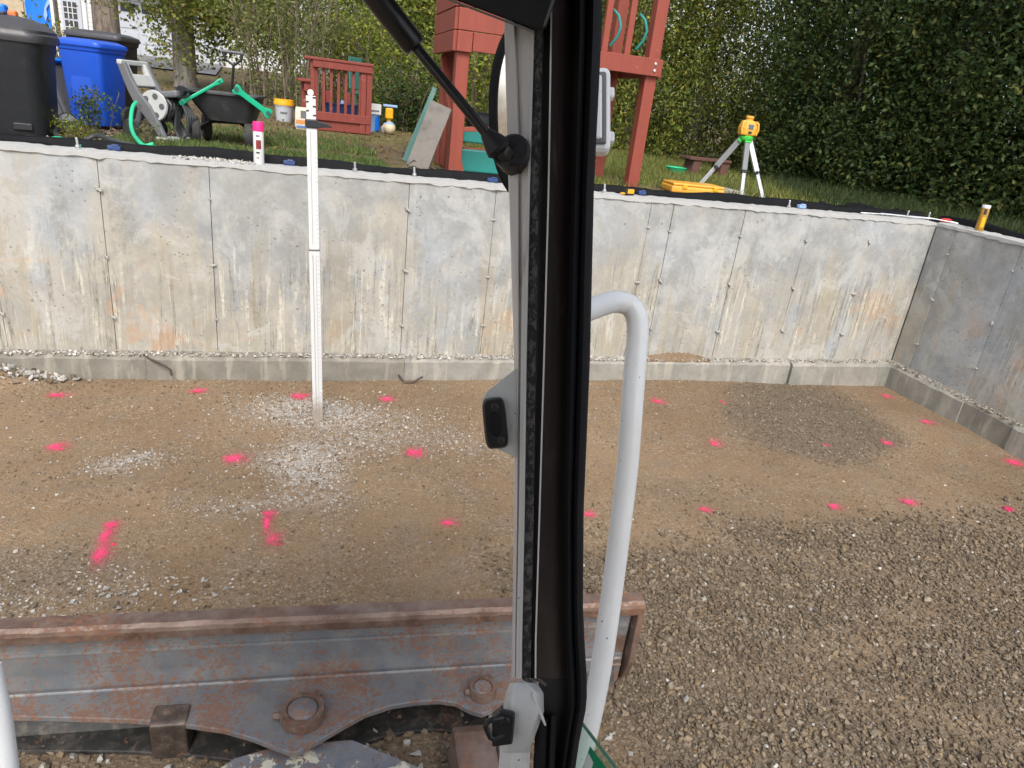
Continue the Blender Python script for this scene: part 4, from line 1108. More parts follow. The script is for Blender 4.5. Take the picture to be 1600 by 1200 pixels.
bw = thing('plastic_bowl', (4.32, 8.0, YZ(4.32, 8.0)), 'shallow green plastic bowl on the grass behind the playset post', 'bowl')
MB().lathe([(.06, 0), (.10, .02), (.125, .075), (.13, .08), (.118, .074), (.09, .03), (.05, .014)], n=24).build('bowl', M['hose_green'], bw, smooth=True)
bn = thing('low_bench', (4.78, 8.15, YZ(4.78, 8.15)), 'small dark brown wooden bench at the foot of the hedge', 'bench', .1)
MB().box((0, 0, .20), (.62, .24, .03)).build('seat', M['bench_brown'], bn, bevel=.004)
for s_ in (-.2, .22): MB().loft([[(s_ - .05, -.10, 0), (s_ + .05, -.10, 0), (s_ + .05, .10, 0), (s_ - .05, .10, 0)], [(s_ - .03, -.10, .185), (s_ + .09, -.10, .185), (s_ + .09, .10, .185), (s_ - .03, .10, .185)]]).build('leg', M['bench_brown'], bn, bevel=.004)

# ------------------------------------------------------------------ wheeled bins
def wheel(name, parent, c, r, w, axis=(1, 0, 0), hub=None):
    ax = Vector(axis).normalized()
    t = MB().lathe([(r * .62, -w/2), (r * .90, -w/2), (r, -w * .3), (r, w * .3), (r * .90, w/2), (r * .62, w/2)], c, ax, 26).build('tyre', M['tyre'], parent, smooth=True)
    MB().lathe([(r * .63, -w * .35), (r * .25, -w * .45), (r * .22, -w * .58), (r * .22, w * .58), (r * .25, w * .45), (r * .63, w * .35)], c, ax, 20).build('rim', hub or M['mid_grey_plastic'], t, smooth=True)
def rrect(w, d, z, n=5, r=.07, dx=0, dy=0):
    o_ = []
    for cx, cy, a0 in ((w/2-r, d/2-r, 0), (-w/2+r, d/2-r, 90), (-w/2+r, -d/2+r, 180), (w/2-r, -d/2+r, 270)):
        for k in range(n):
            a = math.radians(a0 + 90 * k / (n - 1)); o_.append((cx + dx + r * math.cos(a), cy + dy + r * math.sin(a), z))
    return o_
# tall black can at the left edge
bb = thing('trash_bin', (-1.895, 5.80, 1.43), 'big black plastic trash bin with domed lid at the left edge', 'bin', .05)
MB().loft([rrect(.44, .42, 0, r=.09), rrect(.45, .43, .02, r=.09), rrect(.50, .48, .50, r=.10), rrect(.525, .50, .53, r=.10), rrect(.53, .505, .60, r=.10)]).build('body', M['black_plastic'], bb, smooth=True)
lid = MB().loft([rrect(.56, .53, .575, r=.10), rrect(.57, .54, .60, r=.10), rrect(.565, .535, .622, r=.10), rrect(.545, .52, .632, r=.10), rrect(.55, .52, .65, r=.10), rrect(.50, .47, .680, r=.12), rrect(.36, .34, .715, r=.12), rrect(.18, .16, .728, r=.06)]).build('lid', M['dark_lid'], bb, smooth=True)
MB().box((-.02, -.10, .728), (.16, .06, .022)).build('lid_handle', M['black_plastic'], lid, bevel=.008)
MB().box((.10, -.222, .06), (.11, .02, .045)).build('foot_grip', M['black_plastic'], bb, bevel=.006)
tb = thing('toy_bits', (-2.0, 6.0, 2.13), 'blue and orange plastic oddments resting behind the black bin lid', 'toy')
MB().box((-.02, .1, .02), (.09, .08, .07)).build('block', M['tarp_blue'], tb, bevel=.015)
MB().box((.055, .1, .0), (.05, .06, .05)).build('block', M['orange'], tb, bevel=.012)
tb.location = (-1.87, 5.68, 2.16)

def wheelie(name, loc, w, d, h, body, lidm, label, rz, open_=0.0):
    t = thing(name, loc, label, 'bin', rz)
    MB().loft([rrect(w * .76, d * .76, .02, r=.04), rrect(w * .80, d * .80, .06, r=.045), rrect(w * .93, d * .93, h * .86, r=.05), rrect(w * .97, d * .97, h * .87, r=.05), rrect(w, d, h * .93, r=.05)]).build('body', body, t, smooth=True)
    MB().box((0, -d * .42, h * .48), (w * .46, .022, h * .44), Matrix.Rotation(-.055, 3, 'X')).build('front_panel', body, t, bevel=.010)
    L = MB().loft([rrect(w * 1.03, d * 1.04, h * .915, r=.05), rrect(w * 1.04, d * 1.05, h * .935, r=.05), rrect(w * 1.0, d * 1.02, h * .965, r=.05), rrect(w * .75, d * .8, h * .995, r=.05), rrect(w * .5, d * .5, h, r=.04)]).build('lid', lidm, t, smooth=True)
    MB().tube([(-w * .38, d * .52, h * .92), (w * .38, d * .52, h * .92)], .014, 8).build('handle', body, t)
    for s_ in (-1, 1): wheel('wheel', t, (s_ * w * .40, d * .38, .085), .085, .05)
    return t
bp = on_y(150, 120, 6.55)
wheelie('recycling_bin', (-1.60, 6.72, 1.44), .38, .36, .64, M['blue_plastic'], M['blue_plastic'], 'bright blue recycling bin with closed lid', -.42)
wheelie('trash_bin', (-1.655, 7.35, 1.46), .45, .42, .70, M['black_plastic'], M['dark_lid'], 'dark grey bin standing behind the blue recycling bin', -.2)
# ribbed grey tub tipped against the bins
gt = thing('ribbed_tub', (-1.93, 6.95, 1.45), 'grey ribbed tub with blue rim leaning between the black and blue bins', 'tub')
gt.rotation_euler = (0, -.34, -.3)
MB().loft([rrect(.24, .24, 0, r=.04), rrect(.32, .32, .40, r=.05)]).build('body', M['grey_plastic'], gt, smooth=True)
for k in range(5): MB().bar((-.10 + .05 * k, -.125, .02), (-.13 + .065 * k, -.165, .39), .022, .02, (0, 1, 0)).build('rib', M['mid_grey_plastic'], gt, bevel=.006)
MB().loft([rrect(.35, .35, .395, r=.05), rrect(.37, .37, .41, r=.05), rrect(.35, .35, .435, r=.05)]).build('rim', M['tarp_blue'], gt, smooth=True)
lamp = thing('white_scoop', (-1.80, 6.35, 1.55), 'white round plastic scoop lying between the black and blue bins', 'scoop')
MB().lathe([(.058, 0), (.058, .02), (.045, .03), (.02, .035)], (0, 0, 0), (.5, -.8, .2), 20).build('dish', M['white_plastic'], lamp, smooth=True)
MB().lathe([(.066, -.01), (.066, .012), (.058, .014)], (0, 0, 0), (.5, -.8, .2), 20).build('rim', M['black_plastic'], lamp, smooth=True)
lamp.location = (-1.665, 6.10, 1.50)

# ------------------------------------------------------------------ hose reel cart
hr = thing('hose_reel_cart', (-1.06, 6.25, YZ(-1.06, 6.25)), 'grey and white garden hose reel cart beside the blue bin', 'hose reel', -.45)
for y_ in (-.13, .13):
    MB().loft([[(x - w, y_ - .018, z), (x + w, y_ - .018, z), (x + w, y_ + .018, z), (x - w, y_ + .018, z)] for x, z, w in ((-.20, .54, .034), (-.16, .44, .036), (-.11, .34, .046), (-.05, .26, .062), (.03, .15, .045), (.09, .06, .030), (.12, .0, .026))]).build('side_frame', M['grey_plastic'], hr, bevel=.008)
    MB().tube([(-.06, y_, .26), (-.10, y_, .14), (-.12, y_, .06)], .022, 10).build('rear_strut', M['mid_grey_plastic'], hr, smooth=True)
hnd = MB()
hnd.box((-.205, 0, .535), (.045, .30, .035)); hnd.box((-.165, -.11, .46), (.04, .05, .15), Matrix.Rotation(-.42, 3, 'Y')); hnd.box((-.165, .11, .46), (.04, .05, .15), Matrix.Rotation(-.42, 3, 'Y')); hnd.box((-.145, 0, .415), (.04, .24, .09), Matrix.Rotation(-.42, 3, 'Y'))
hnd.build('handle', M['white_plastic'], hr, bevel=.008)
for y_ in (-.115, .115):
    d_ = MB().lathe([(.04, -.01), (.105, -.012), (.11, 0), (.105, .012), (.04, .01)], (.03, y_, .26), (0, 1, 0), 28).build('reel_disc', M['white_plastic'], hr, smooth=True)
    for k in range(5):
        a = 2 * math.pi * k / 5; MB().lathe([(.022, -.014), (.022, .014)], (.03 + .07 * math.cos(a), y_, .26 + .07 * math.sin(a)), (0, 1, 0), 10).build('cutout', M['mid_grey_plastic'], d_, smooth=True)
MB().box((.09, 0, .345), (.22, .17, .05), Matrix.Rotation(-.15, 3, 'Y')).build('tool_tray', M['grey_plastic'], hr, bevel=.015)
def coil(m, n, r0_, y0, y1, c, tu, seed):
    r = random.Random(seed); pts = []
    for i in range(n * 20):
        a = 2 * math.pi * i / 20; rr = r0_ + r.uniform(-.012, .012)
        pts.append((c[0] + rr * math.cos(a), y0 + (y1 - y0) * ((i / (n * 20) * 2) % 1), c[1] + rr * math.sin(a)))
    m.tube(pts, tu, 7)
part('wound_hose', M['hose_dark'], hr, lambda m: coil(m, 7, .085, -.09, .09, (.04, .25), .012, 3), smooth=True)
part('hanging_hose', M['hose_dark'], hr, lambda m: [m.tube([(.17, .02 * k, .33 - .01 * k), (.225 + .008 * k, .02 * k, .20), (.215 - .01 * k, .015 * k, .07), (.15, .01 * k, .025), (.11, .01 * k, .10), (.13, .02 * k, .24)], .011, 7) for k in range(4)], smooth=True)
for y_ in (-.15, .15): wheel('wheel', hr, (-.14, y_, .075), .075, .04, (0, 1, 0))
MB().box((.10, -.02, .022), (.10, .30, .044)).build('foot', M['white_plastic'], hr, bevel=.01)
MB().lathe([(.035, -.02), (.035, .02)], (.20, -.02, .385), (0, 1, 0), 12).lathe([(.012, -.05), (.012, .05)], (.24, -.02, .385), (0, 1, 0), 10).build('crank', M['black_plastic'], hr, smooth=True)
def px_path(lst): return smooth_path([Vector(on_y(u, v, y)) for u, v, y in lst], 5)
gh = MB().tube(px_path([(213, 160, 6.05), (208, 166, 5.95), (205, 180, 5.85), (205, 198, 5.75), (210, 212, 5.55), (218, 222, 5.30), (226, 228, 5.20), (240, 225, 5.19)]), .0135, 10).build('garden_hose', M['hose_green'], None, smooth=True)
tag(gh, 'bright green hose hanging down from the hose reel cart', 'hose')
gh2 = MB().tube(px_path([(50, 219, 5.26), (70, 218, 5.23), (88, 216, 5.20), (105, 219, 5.18), (120, 224, 5.16), (127, 229, 5.10)]), .012, 10).build('garden_hose', M['hose_green'], None, smooth=True)
tag(gh2, 'short green hose end lying on the ground in front of the black bin', 'hose')
bh = MB().tube(px_path([(128, 192, 6.0), (105, 193, 5.95), (90, 199, 5.85), (86, 208, 5.7), (98, 217, 5.5), (125, 222, 5.42), (150, 212, 5.45), (175, 219, 5.30), (200, 226, 5.22), (235, 232, 5.18), (280, 238, 5.17)]), .015, 9).build('drain_hose', M['hose_dark'], None, smooth=True)
tag(bh, 'black hose looped on the ground in front of the blue bin', 'hose')

M['tub_grey'] = pm('tub_grey', (.035, .037, .04), .6, var=.3, dirt=.5, dirtc=(.12, .11, .10))
# ------------------------------------------------------------------ garden dump cart
gc = thing('garden_cart', (-.60, 6.45, YZ(-.6, 6.45)), 'black plastic garden dump cart with four wheels', 'cart', -.10)
def tub(m):
    out = [rrect(.34, .30, .185, r=.06, dx=.03), rrect(.46, .42, .30, r=.07, dx=.01), rrect(.52, .48, .375, r=.08), rrect(.555, .515, .382, r=.08), rrect(.555, .515, .395, r=.08), rrect(.50, .46, .39, r=.07), rrect(.44, .40, .30, r=.06, dx=.01), rrect(.31, .27, .20, r=.05, dx=.03)]
    m.loft(out)
part('tub', M['tub_grey'], gc, tub, smooth=True)
for sx, r_ in ((-.21, .105), (.19, .095)):
    for sy in (-.20, .20):
        wheel('wheel', gc, (sx, sy, r_), r_, .062, (.94, .34 if sx < 0 else .16, 0))
for sx in (-.21, .20): MB().tube([(sx, -.20, .10), (sx, .20, .10)], .011, 8).build('axle', M['black_paint'], gc)
MB().tube([(-.21, -.02, .11), (-.12, -.05, .17), (.10, -.05, .18), (.20, -.02, .11)], .014, 8).tube([(-.21, .06, .11), (-.12, .08, .17), (.10, .08, .18), (.20, .06, .11)], .014, 8).build('chassis', M['black_paint'], gc, smooth=True)
MB().tube([(-.02, .25, .22), (-.01, .24, .40), (.015, .23, .60)], .011, 8).tube([(.015, .23, .60), (-.05, .23, .645), (-.068, .23, .70)], .009, 8).tube([(.015, .23, .60), (.075, .23, .645), (.09, .23, .70)], .009, 8).build('pull_handle', M['black_paint'], gc, smooth=True)
MB().tube([(-.075, .23, .70), (.095, .23, .698)], .013, 10).build('grip', M['mid_grey_plastic'], gc, smooth=True)
def green_piece(a, b, w0, w1, label, y):
    A, B = Vector(on_y(*a, y)), Vector(on_y(*b, y + .06)); d = B - A
    t = thing('playset_railing', (A + B) / 2, label, 'plastic rail')
    up = Vector((0, 0, 1)); side = (up - d.normalized() * up.dot(d.normalized())).normalized()
    n = Vector((0, -1, 0))
    secs = []
    for k, w in ((0, w1), (.08, w1 * 1.1), (.2, w0), (.8, w0), (.92, w1 * 1.15), (1, w1)):
        p = A + d * k - (A + B) / 2
        secs.append([p + side * w + n * .02, p - side * w + n * .02, p - side * w - n * .02, p + side * w - n * .02])
    MB().loft(secs).build('rail', M['green_plastic'], t, bevel=.006)
    for k in (.06, .93):
        p = A + d * k - (A + B) / 2
        MB().lathe([(w1 * .55, -.024), (w1 * .55, .024)], p, (0, 1, 0), 14).build('bolt_hole', M['dark_green'], t, smooth=True)
green_piece((281, 162), (348, 125), .012, .017, 'thin green plastic rail lying across the left rim of the cart', 6.17)
green_piece((366, 137), (423, 180), .020, .034, 'broad green plastic bar propped on the right side of the cart', 6.15)

# ------------------------------------------------------------------ red stained step platform with railing
dk = thing('step_platform', (.32, 9.15, YZ(.32, 9.1)), 'red stained wooden step platform with balusters and hand rail', 'step platform', .04)
Z0 = 0.0
MB().box2((-.30, -.25, .06), (.40, .45, .10)).build('deck_board', M['deck_red'], dk, bevel=.004)
MB().box2((-.30, -.275, .0), (.40, -.252, .11)).build('fascia', M['deck_red'], dk, bevel=.004)
MB().box2((-.33, -.30, .11), (.40, -.20, .20)).build('bottom_rail', M['deck_red'], dk, bevel=.004)
MB().box2((-.25, -.31, .66), (.41, -.19, .735)).build('top_rail', M['deck_red'], dk, bevel=.006)
MB().box2((-.34, -.32, .735), (.42, -.16, .765)).build('cap_board', M['deck_red'], dk, bevel=.006)
for k in range(7):
    x = -.21 + k * .082; MB().box2((x - .016, -.27, .19), (x + .016, -.235, .67)).build('baluster', M['deck_red'], dk, bevel=.003)
for x in (.315, .38): MB().box2((x - .03, -.29, 0), (x + .03, -.22, .68)).build('post', M['deck_red'], dk, bevel=.004)
MB().box2((-.275, -.285, 0), (-.225, -.215, .74)).build('post', M['deck_red'], dk, bevel=.004)
MB().box2((-.34, -.25, .40), (-.255, .35, .50)).box2((-.41, -.28, .50), (-.24, .40, .53)).build('step', M['deck_red'], dk, bevel=.004)
MB().box2((-.37, -.18, .0), (-.31, -.12, .49)).build('post', M['deck_red'], dk, bevel=.004)
MB().box2((-.43, -.28, .08), (-.30, .40, .16)).build('step', M['deck_red'], dk, bevel=.004)
for k in range(3): MB().box2((-.295 + .235 * k, .40, .2), (-.235 + .235 * k, .44, .42)).build('back_board', M['deck_red'], dk, bevel=.004)
bg_ = thing('paper_sack', (-.04, 8.80, YZ(0, 8.8)), 'cream paper sack with orange print leaning on the step platform', 'sack', .05)
MB().loft([rrect(.13, .05, .0, r=.02), rrect(.145, .07, .05, r=.03), rrect(.14, .06, .17, r=.025), rrect(.125, .02, .235, r=.009)]).build('sack', M['paper'], bg_, smooth=True)
part('print', M['print_orange'], bg_, lambda m: m.box2((-.06, -.0385, .06), (.06, -.0360, .10)))
part('print', M['print_blue'], bg_, lambda m: m.box2((-.055, -.0385, .02), (.055, -.0335, .04)))
part('print', M['grey_plastic'], bg_, lambda m: m.box2((-.01, -.0345, .12), (.05, -.0300, .20)))
bk = thing('plastic_bucket', (-.245, 9.55, YZ(-.24, 9.5)), 'white plastic bucket with yellow lid left of the step platform', 'bucket')
MB().lathe([(.092, 0), (.108, .17), (.114, .172), (.114, .19)], n=26).build('body', M['garage_white'], bk, smooth=True)
MB().lathe([(.120, .185), (.122, .21), (.117, .225), (.117, .245), (.10, .25)], n=26).build('lid', M['bucket_yellow'], bk, smooth=True)
part('print', M['grey_plastic'], bk, lambda m: patchy(m, .09, .11, -2.0, -1.2, .1045))
sb = thing('pail', (.80, 9.45, YZ(.8, 9.4)), 'white and blue pail standing right of the step platform', 'bucket')
MB().lathe([(.075, 0), (.09, .19), (.096, .20)], n=22).build('body', M['clip_pale'], sb, smooth=True)
part('handle_band', M['tarp_blue'], sb, lambda m: patchy(m, .02, .18, -1.2, -.2, .093))
bx2 = thing('white_box', (.80, 9.42, YZ(.8, 9.4) + .206), 'white carton sitting on the blue pail', 'box', .1)
MB().box((0, 0, .06), (.19, .14, .12)).build('carton', M['trim_white'], bx2, bevel=.005)
part('print', M['grey_plastic'], bx2, lambda m: m.box2((-.07, -.0715, .03), (.07, -.0705, .05)))
bj = thing('white_jug', (.955, 9.38, YZ(.9, 9.4) + .11), 'small white jug beside the blue pail', 'jug')
MB().lathe([(.03, 0), (.045, .02), (.045, .07), (.02, .10), (.018, .12)], n=16).build('jug', M['can_white'], bj, smooth=True)
bj.location.z = YZ(.95, 9.38); 
ball = thing('play_ball', (1.0, 9.28, YZ(1.0, 9.28)), 'cream coloured ball lying on the ground by the blue pail', 'ball')
MB().lathe([(.001, 0)] + [(.075 * math.sin(a), .075 - .075 * math.cos(a)) for a in np.linspace(.15, 3.0, 14)] + [(.001, .15)], n=24).build('ball', M['cream_ball'], ball, smooth=True)
MB().lathe([(.076 * math.sin(a), .075 - .076 * math.cos(a)) for a in np.linspace(2.2, 2.95, 8)], n=24).build('pale_cap', M['clip_pale'], ball, smooth=True)
ty_ = thing('toy_truck', (1.04, 9.75, YZ(1.04, 9.75)), 'yellow toy with blue tray in the weeds behind the ball', 'toy')
MB().box((0, 0, .22), (.10, .10, .14)).build('body', M['bucket_yellow'], ty_, bevel=.02)
MB().loft([rrect(.05, .05, .0, r=.01), rrect(.05, .05, .16, r=.01)]).build('stand', M['bucket_yellow'], ty_)
MB().box((.01, 0, .31), (.18, .12, .03)).build('tray', M['clip_pale'], ty_, bevel=.008)
for i, (x, c_, h, lab) in enumerate(((.10, 'print_blue', .20, 'blue plastic bottle behind the platform balusters'), (.28, 'bucket_yellow', .14, 'yellow toy block behind the platform balusters'), (.44, 'clip_pale', .22, 'pale blue tub behind the platform balusters'))):
    b_ = thing('toy_block', (x + .0, 9.42 + .04 * i, YZ(x, 9.5) + .10), lab, 'toy')
    MB().lathe([(.035, 0), (.045, .02), (.045, h * .7), (.02, h * .9), (.02, h)], n=14).build('body', M[c_], b_, smooth=True)
dt = thing('storage_tote', (.42, 9.30, YZ(.4, 9.3) + .10), 'dark blue storage tote on the platform behind the balusters', 'tote')
MB().loft([rrect(.34, .12, 0, r=.03), rrect(.38, .14, .17, r=.03), rrect(.40, .16, .175, r=.03), rrect(.40, .16, .19, r=.03)]).build('tub', M['clip_blue'], dt, smooth=True)
ch = thing('lawn_chair', (.74, 11.2, YZ(.74, 11.2)), 'dark green plastic lawn chair behind the step platform', 'chair', .3)
MB().box((0, .12, .62), (.22, .03, .44), Matrix.Rotation(-.15, 3, 'X')).build('backrest', M['dark_green'], ch, bevel=.02)
MB().box((0, -.06, .36), (.26, .30, .03)).build('seat', M['dark_green'], ch, bevel=.01)
for sx in (-.11, .11):
    for sy in (-.18, .10): MB().bar((sx, sy, .36), (sx * 1.2, sy * 1.2, 0), .03, .03).build('leg', M['dark_green'], ch, bevel=.004)

# ------------------------------------------------------------------ red playset
ps = thing('playset', (1.14, 5.75, YZ(1.14, 5.75)), 'red stained wooden climbing playset rising behind the cab pillar', 'playset')
g0z = YZ(1.14, 5.75); PX = 1.56
def pz(z): return z - g0z
for x, y in ((0, 0), (PX, 0), (0.04, .80), (PX, .80)):
    MB().box2((x - .05, y - .05, -.03), (x + .05, y + .05, 2.6)).build('post', M['red_wood'], ps, bevel=.006)
# deck frame and planks
MB().box2((-.06, -.085, pz(2.30)), (.055, -.052, pz(2.44))).build('frame_board', M['red_wood'], ps, bevel=.004)
MB().box2((.06, -.086, pz(2.31)), (PX + .06, -.053, pz(2.44))).build('frame_board', M['red_wood'], ps, bevel=.004)
MB().box2((-.085, -.05, pz(2.30)), (-.052, .85, pz(2.44))).build('frame_board', M['red_wood'], ps, bevel=.004)
MB().box2((PX + .052, -.05, pz(2.30)), (PX + .085, .85, pz(2.44))).build('frame_board', M['red_wood'], ps, bevel=.004)
for k in range(6): MB().box2((-.04, -.04 + .142 * k, pz(2.405)), (PX + .04, .092 + .142 * k, pz(2.43))).build('deck_plank', M['red_wood'], ps, bevel=.003)
for k in range(2): MB().box2((-.06, -.083, pz(2.445) + .155 * k), (.62, -.054, pz(2.592) + .155 * k)).build('side_board', M['red_wood'], ps, bevel=.004)
for k in range(2): MB().box2((-.083, -.05, pz(2.445) + .155 * k), (-.054, .85, pz(2.592) + .155 * k)).build('side_board', M['red_wood'], ps, bevel=.004)
for x in (1.115, 1.31): MB().box2((x - .028, -.075, pz(2.44)), (x + .022, -.035, pz(3.4))).build('slat', M['red_wood'], ps, bevel=.004)
MB().box2((1.0, -.09, pz(3.38)), (PX + .06, -.05, pz(3.46))).build('frame_board', M['red_wood'], ps, bevel=.004)
for x, z in ((PX + .0, 2.35), (PX + .0, 2.40)): MB().lathe([(.012, 0), (.012, .006), (.007, .009)], (x, -.087, pz(z)), (0, -1, 0), 10).build('bolt_head', M['zinc'], ps)
for x in (1.175, 1.40): MB().tube([(x, -.02, pz(2.49)), (x + .035, -.06, pz(2.56)), (x + .045, -.07, pz(2.63)), (x + .02, -.06, pz(2.70)), (x - .01, -.02, pz(2.74))], .011, 9).build('hand_grip', M['teal_plastic'], ps, smooth=True)
MB().bar((.0, -.02, pz(1.75)), (.55, .0, pz(1.80)), .04, .035).build('cross_rail', M['red_wood'], ps, bevel=.004)
for k in range(3): MB().bar((-.03, .12 + .25 * k, pz(1.42)), (-.03, .12 + .25 * k, pz(1.82)), .12, .02, (1, 0, 0)).build('skirt_board', M['red_wood'], ps, bevel=.003)
MB().bar((.06, .02, pz(1.42)), (-.02, .70, pz(2.28)), .05, .04).build('brace', M['red_wood'], ps, bevel=.004)
MB().box2((.08, .28, pz(1.70)), (1.3, .42, pz(1.735))).build('bench_board', M['red_wood'], ps, bevel=.004)
MB().box2((.12, .22, pz(1.575)), (1.3, .26, pz(1.605))).build('bench_board', M['red_wood'], ps, bevel=.004)
g1 = thing('storage_box', (1.40, 6.06, YZ(1.4, 6.0)), 'dark green storage box under the playset bench', 'box')
MB().box((0, 0, .09), (.34, .22, .18)).build('body', M['teal_plastic'], g1, bevel=.012)
g2 = thing('storage_box', (1.42, 6.10, YZ(1.4, 6.0) + .20), 'green box with a yellow tag on the playset bench', 'box')
MB().box((0, 0, .085), (.36, .24, .11)).build('body', M['teal_plastic'], g2, bevel=.012)
MB().box((.05, -.122, .075), (.055, .006, .05)).build('price_tag', M['paper'], g2, bevel=.001)
bag = thing('black_bag', (1.47, 6.30, 1.755), 'black bag lying on the playset bench', 'bag', .2)
MB().loft([rrect(.05, .03, .0, r=.012), rrect(.26, .14, .01, r=.05), rrect(.30, .16, .06, r=.06), rrect(.24, .12, .11, r=.05), rrect(.10, .05, .13, r=.02)]).build('bag', M['black_plastic'], bag, smooth=True)
bag.location.z = YZ(1.47, 6.3) + .34
gp = thing('plywood_sheet', (.86, 5.62, YZ(.86, 5.62)), 'weathered grey plywood sheet leaning against the playset', 'board', .0)
A, B, C_, D_ = [Vector(on_y(u, v, y)) for u, v, y in ((635, 258, 5.55), (668, 268, 5.48), (706, 172, 5.64), (674, 157, 5.72))]
gp.location = (A + B) / 2; nn = (B - A).cross(D_ - A).normalized() * .014
MB().add([p - gp.location for p in (A, B, C_, D_)] + [p - gp.location + nn for p in (A, B, C_, D_)], [(0, 1, 2, 3), (7, 6, 5, 4), (0, 4, 5, 1), (1, 5, 6, 2), (2, 6, 7, 3), (3, 7, 4, 0)]).build('sheet', M['grey_ply'], gp, bevel=.002)
gp2 = thing('green_board', (.84, 5.95, YZ(.84, 5.95)), 'thin dark green board standing behind the grey plywood sheet', 'board')
A, B, C_, D_ = [Vector(on_y(u, v, y)) for u, v, y in ((628, 250, 5.75), (640, 256, 5.74), (682, 140, 5.86), (676, 136, 5.87))]
gp2.location = (A + B) / 2; nn = (B - A).cross(D_ - A).normalized() * .02
MB().add([p - gp2.location for p in (A, B, C_, D_)] + [p - gp2.location + nn for p in (A, B, C_, D_)], [(0, 1, 2, 3), (7, 6, 5, 4), (0, 4, 5, 1), (1, 5, 6, 2), (2, 6, 7, 3), (3, 7, 4, 0)]).build('board', M['dark_green'], gp2)
st_ = MB()
for k in range(9):
    a = random.uniform(0, 6.28); p = Vector((.92 + random.uniform(-.12, .2), 5.42 + random.uniform(-.05, .1), YZ(.9, 5.4) + .02)); st_.tube([p, p + Vector((math.cos(a) * .1, math.sin(a) * .04, .02 + random.uniform(0, .06))), p + Vector((math.cos(a) * .2, math.sin(a) * .07, .01))], .004, 5)
o = st_.build('dry_sticks', M['twig'], None); tag(o, 'dry brown sticks lying at the foot of the grey plywood', 'sticks')

# ------------------------------------------------------------------ houses at the back left
hy = 27.0
def HP(u, v): return on_y(u, v, hy)
base_z = YZ(-6, hy) - .1
wh = thing('white_house', (HP(120, 60).x, hy, base_z), 'white clapboard house with a paned door beside the blue wrapped wall', 'house')
o0 = wh.location
x0, x1 = HP(91, 40).x - o0.x, HP(183, 40).x - o0.x
def laps(m):
    z = 0.0
    while z < 4.6:
        m.add([(x0 - .3, -.012, z), (x1, -.012, z), (x1, 0, z + .13), (x0 - .3, 0, z + .13), (x0 - .3, .05, z), (x1, .05, z), (x1, .05, z + .13), (x0 - .3, .05, z + .13)], [(0, 1, 2, 3), (0, 4, 5, 1), (3, 2, 6, 7)])
        z += .13
sd = part('siding', M['trim_white'], wh, laps); sd["kind"] = "stuff"
MB().box2((x0 - .3, .05, 0), (x1 + 5.8, 6, 4.6)).build('wall', M['trim_white'], wh)
MB().prism([(-.5, 0), (7.0, 0), (3.2, 2.6)], (x0 - .8, 0, 4.6), (0, 1, 0), (0, 0, 1), 9).build('roof', M['drive'], wh)
dx0, dx1 = HP(97, 20).x - o0.x, HP(128, 20).x - o0.x; dz1 = HP(110, -12).z - o0.z
dr = MB().box2((dx0, -.05, 0), (dx1, .0, dz1)).build('door', M['garage_white'], wh, bevel=.01)
wx0, wx1 = HP(101, 20).x - o0.x, HP(121, 20).x - o0.x
for zz0, zz1 in ((HP(110, 29).z - o0.z, HP(110, 3).z - o0.z), (HP(110, 62).z - o0.z, HP(110, 32).z - o0.z)):
    MB().box2((wx0, -.06, zz0), (wx1, -.052, zz1)).build('pane', M['glass_dark'], dr)
    for k in (1, 2): MB().box2((wx0 + (wx1 - wx0) * k / 3 - .012, -.075, zz0), (wx0 + (wx1 - wx0) * k / 3 + .012, -.062, zz1)).build('glazing_bar', M['trim_white'], dr)
    for k in (1, 2): MB().box2((wx0, -.080, zz0 + (zz1 - zz0) * k / 3 - .010), (wx1, -.064, zz0 + (zz1 - zz0) * k / 3 + .010)).build('glazing_bar', M['trim_white'], dr)
MB().box2((x0 - .12, -.08, 0), (x0 + .02, -.014, 4.6)).build('corner_trim', M['trim_white'], wh)
MB().box2((dx1 + .02, -.07, 0), (dx1 + .14, -.014, dz1 + .1)).build('door_trim', M['trim_white'], wh)
gx0, gx1 = HP(186, 40).x - o0.x, HP(345, 40).x - o0.x; gz0, gz1 = .0, HP(230, 5).z - o0.z
gd = MB().box2((gx0, -.03, gz0), (gx1, .03, gz1)).build('garage_door', M['garage_white'], wh)
nrow, ncol = 4, 5
for r_ in range(nrow):
    for c_ in range(ncol):
        a = gx0 + (gx1 - gx0) * c_ / ncol + .05; b = gx0 + (gx1 - gx0) * (c_ + 1) / ncol - .05; z0_ = gz0 + (gz1 - gz0) * r_ / nrow + .05; z1_ = gz0 + (gz1 - gz0) * (r_ + 1) / nrow - .05
        if r_ == nrow - 1: MB().box2((a + .04, -.045, z0_ + .05), (b - .04, -.032, z1_ - .02)).build('pane', M['glass_dark'], gd)
        else: MB().box2((a, -.05, z0_), (b, -.032, z1_)).build('door_panel', M['garage_white'], gd, bevel=.008)
MB().box2((gx0 - .12, -.06, gz1 + .01), (gx1 + .1, .03, gz1 + .16)).build('door_trim', M['trim_white'], wh)
MB().box2((gx0 - .2, -.5, gz1 + .25), (gx1 + .4, .04, gz1 + .38)).build('eave', M['trim_white'], wh)
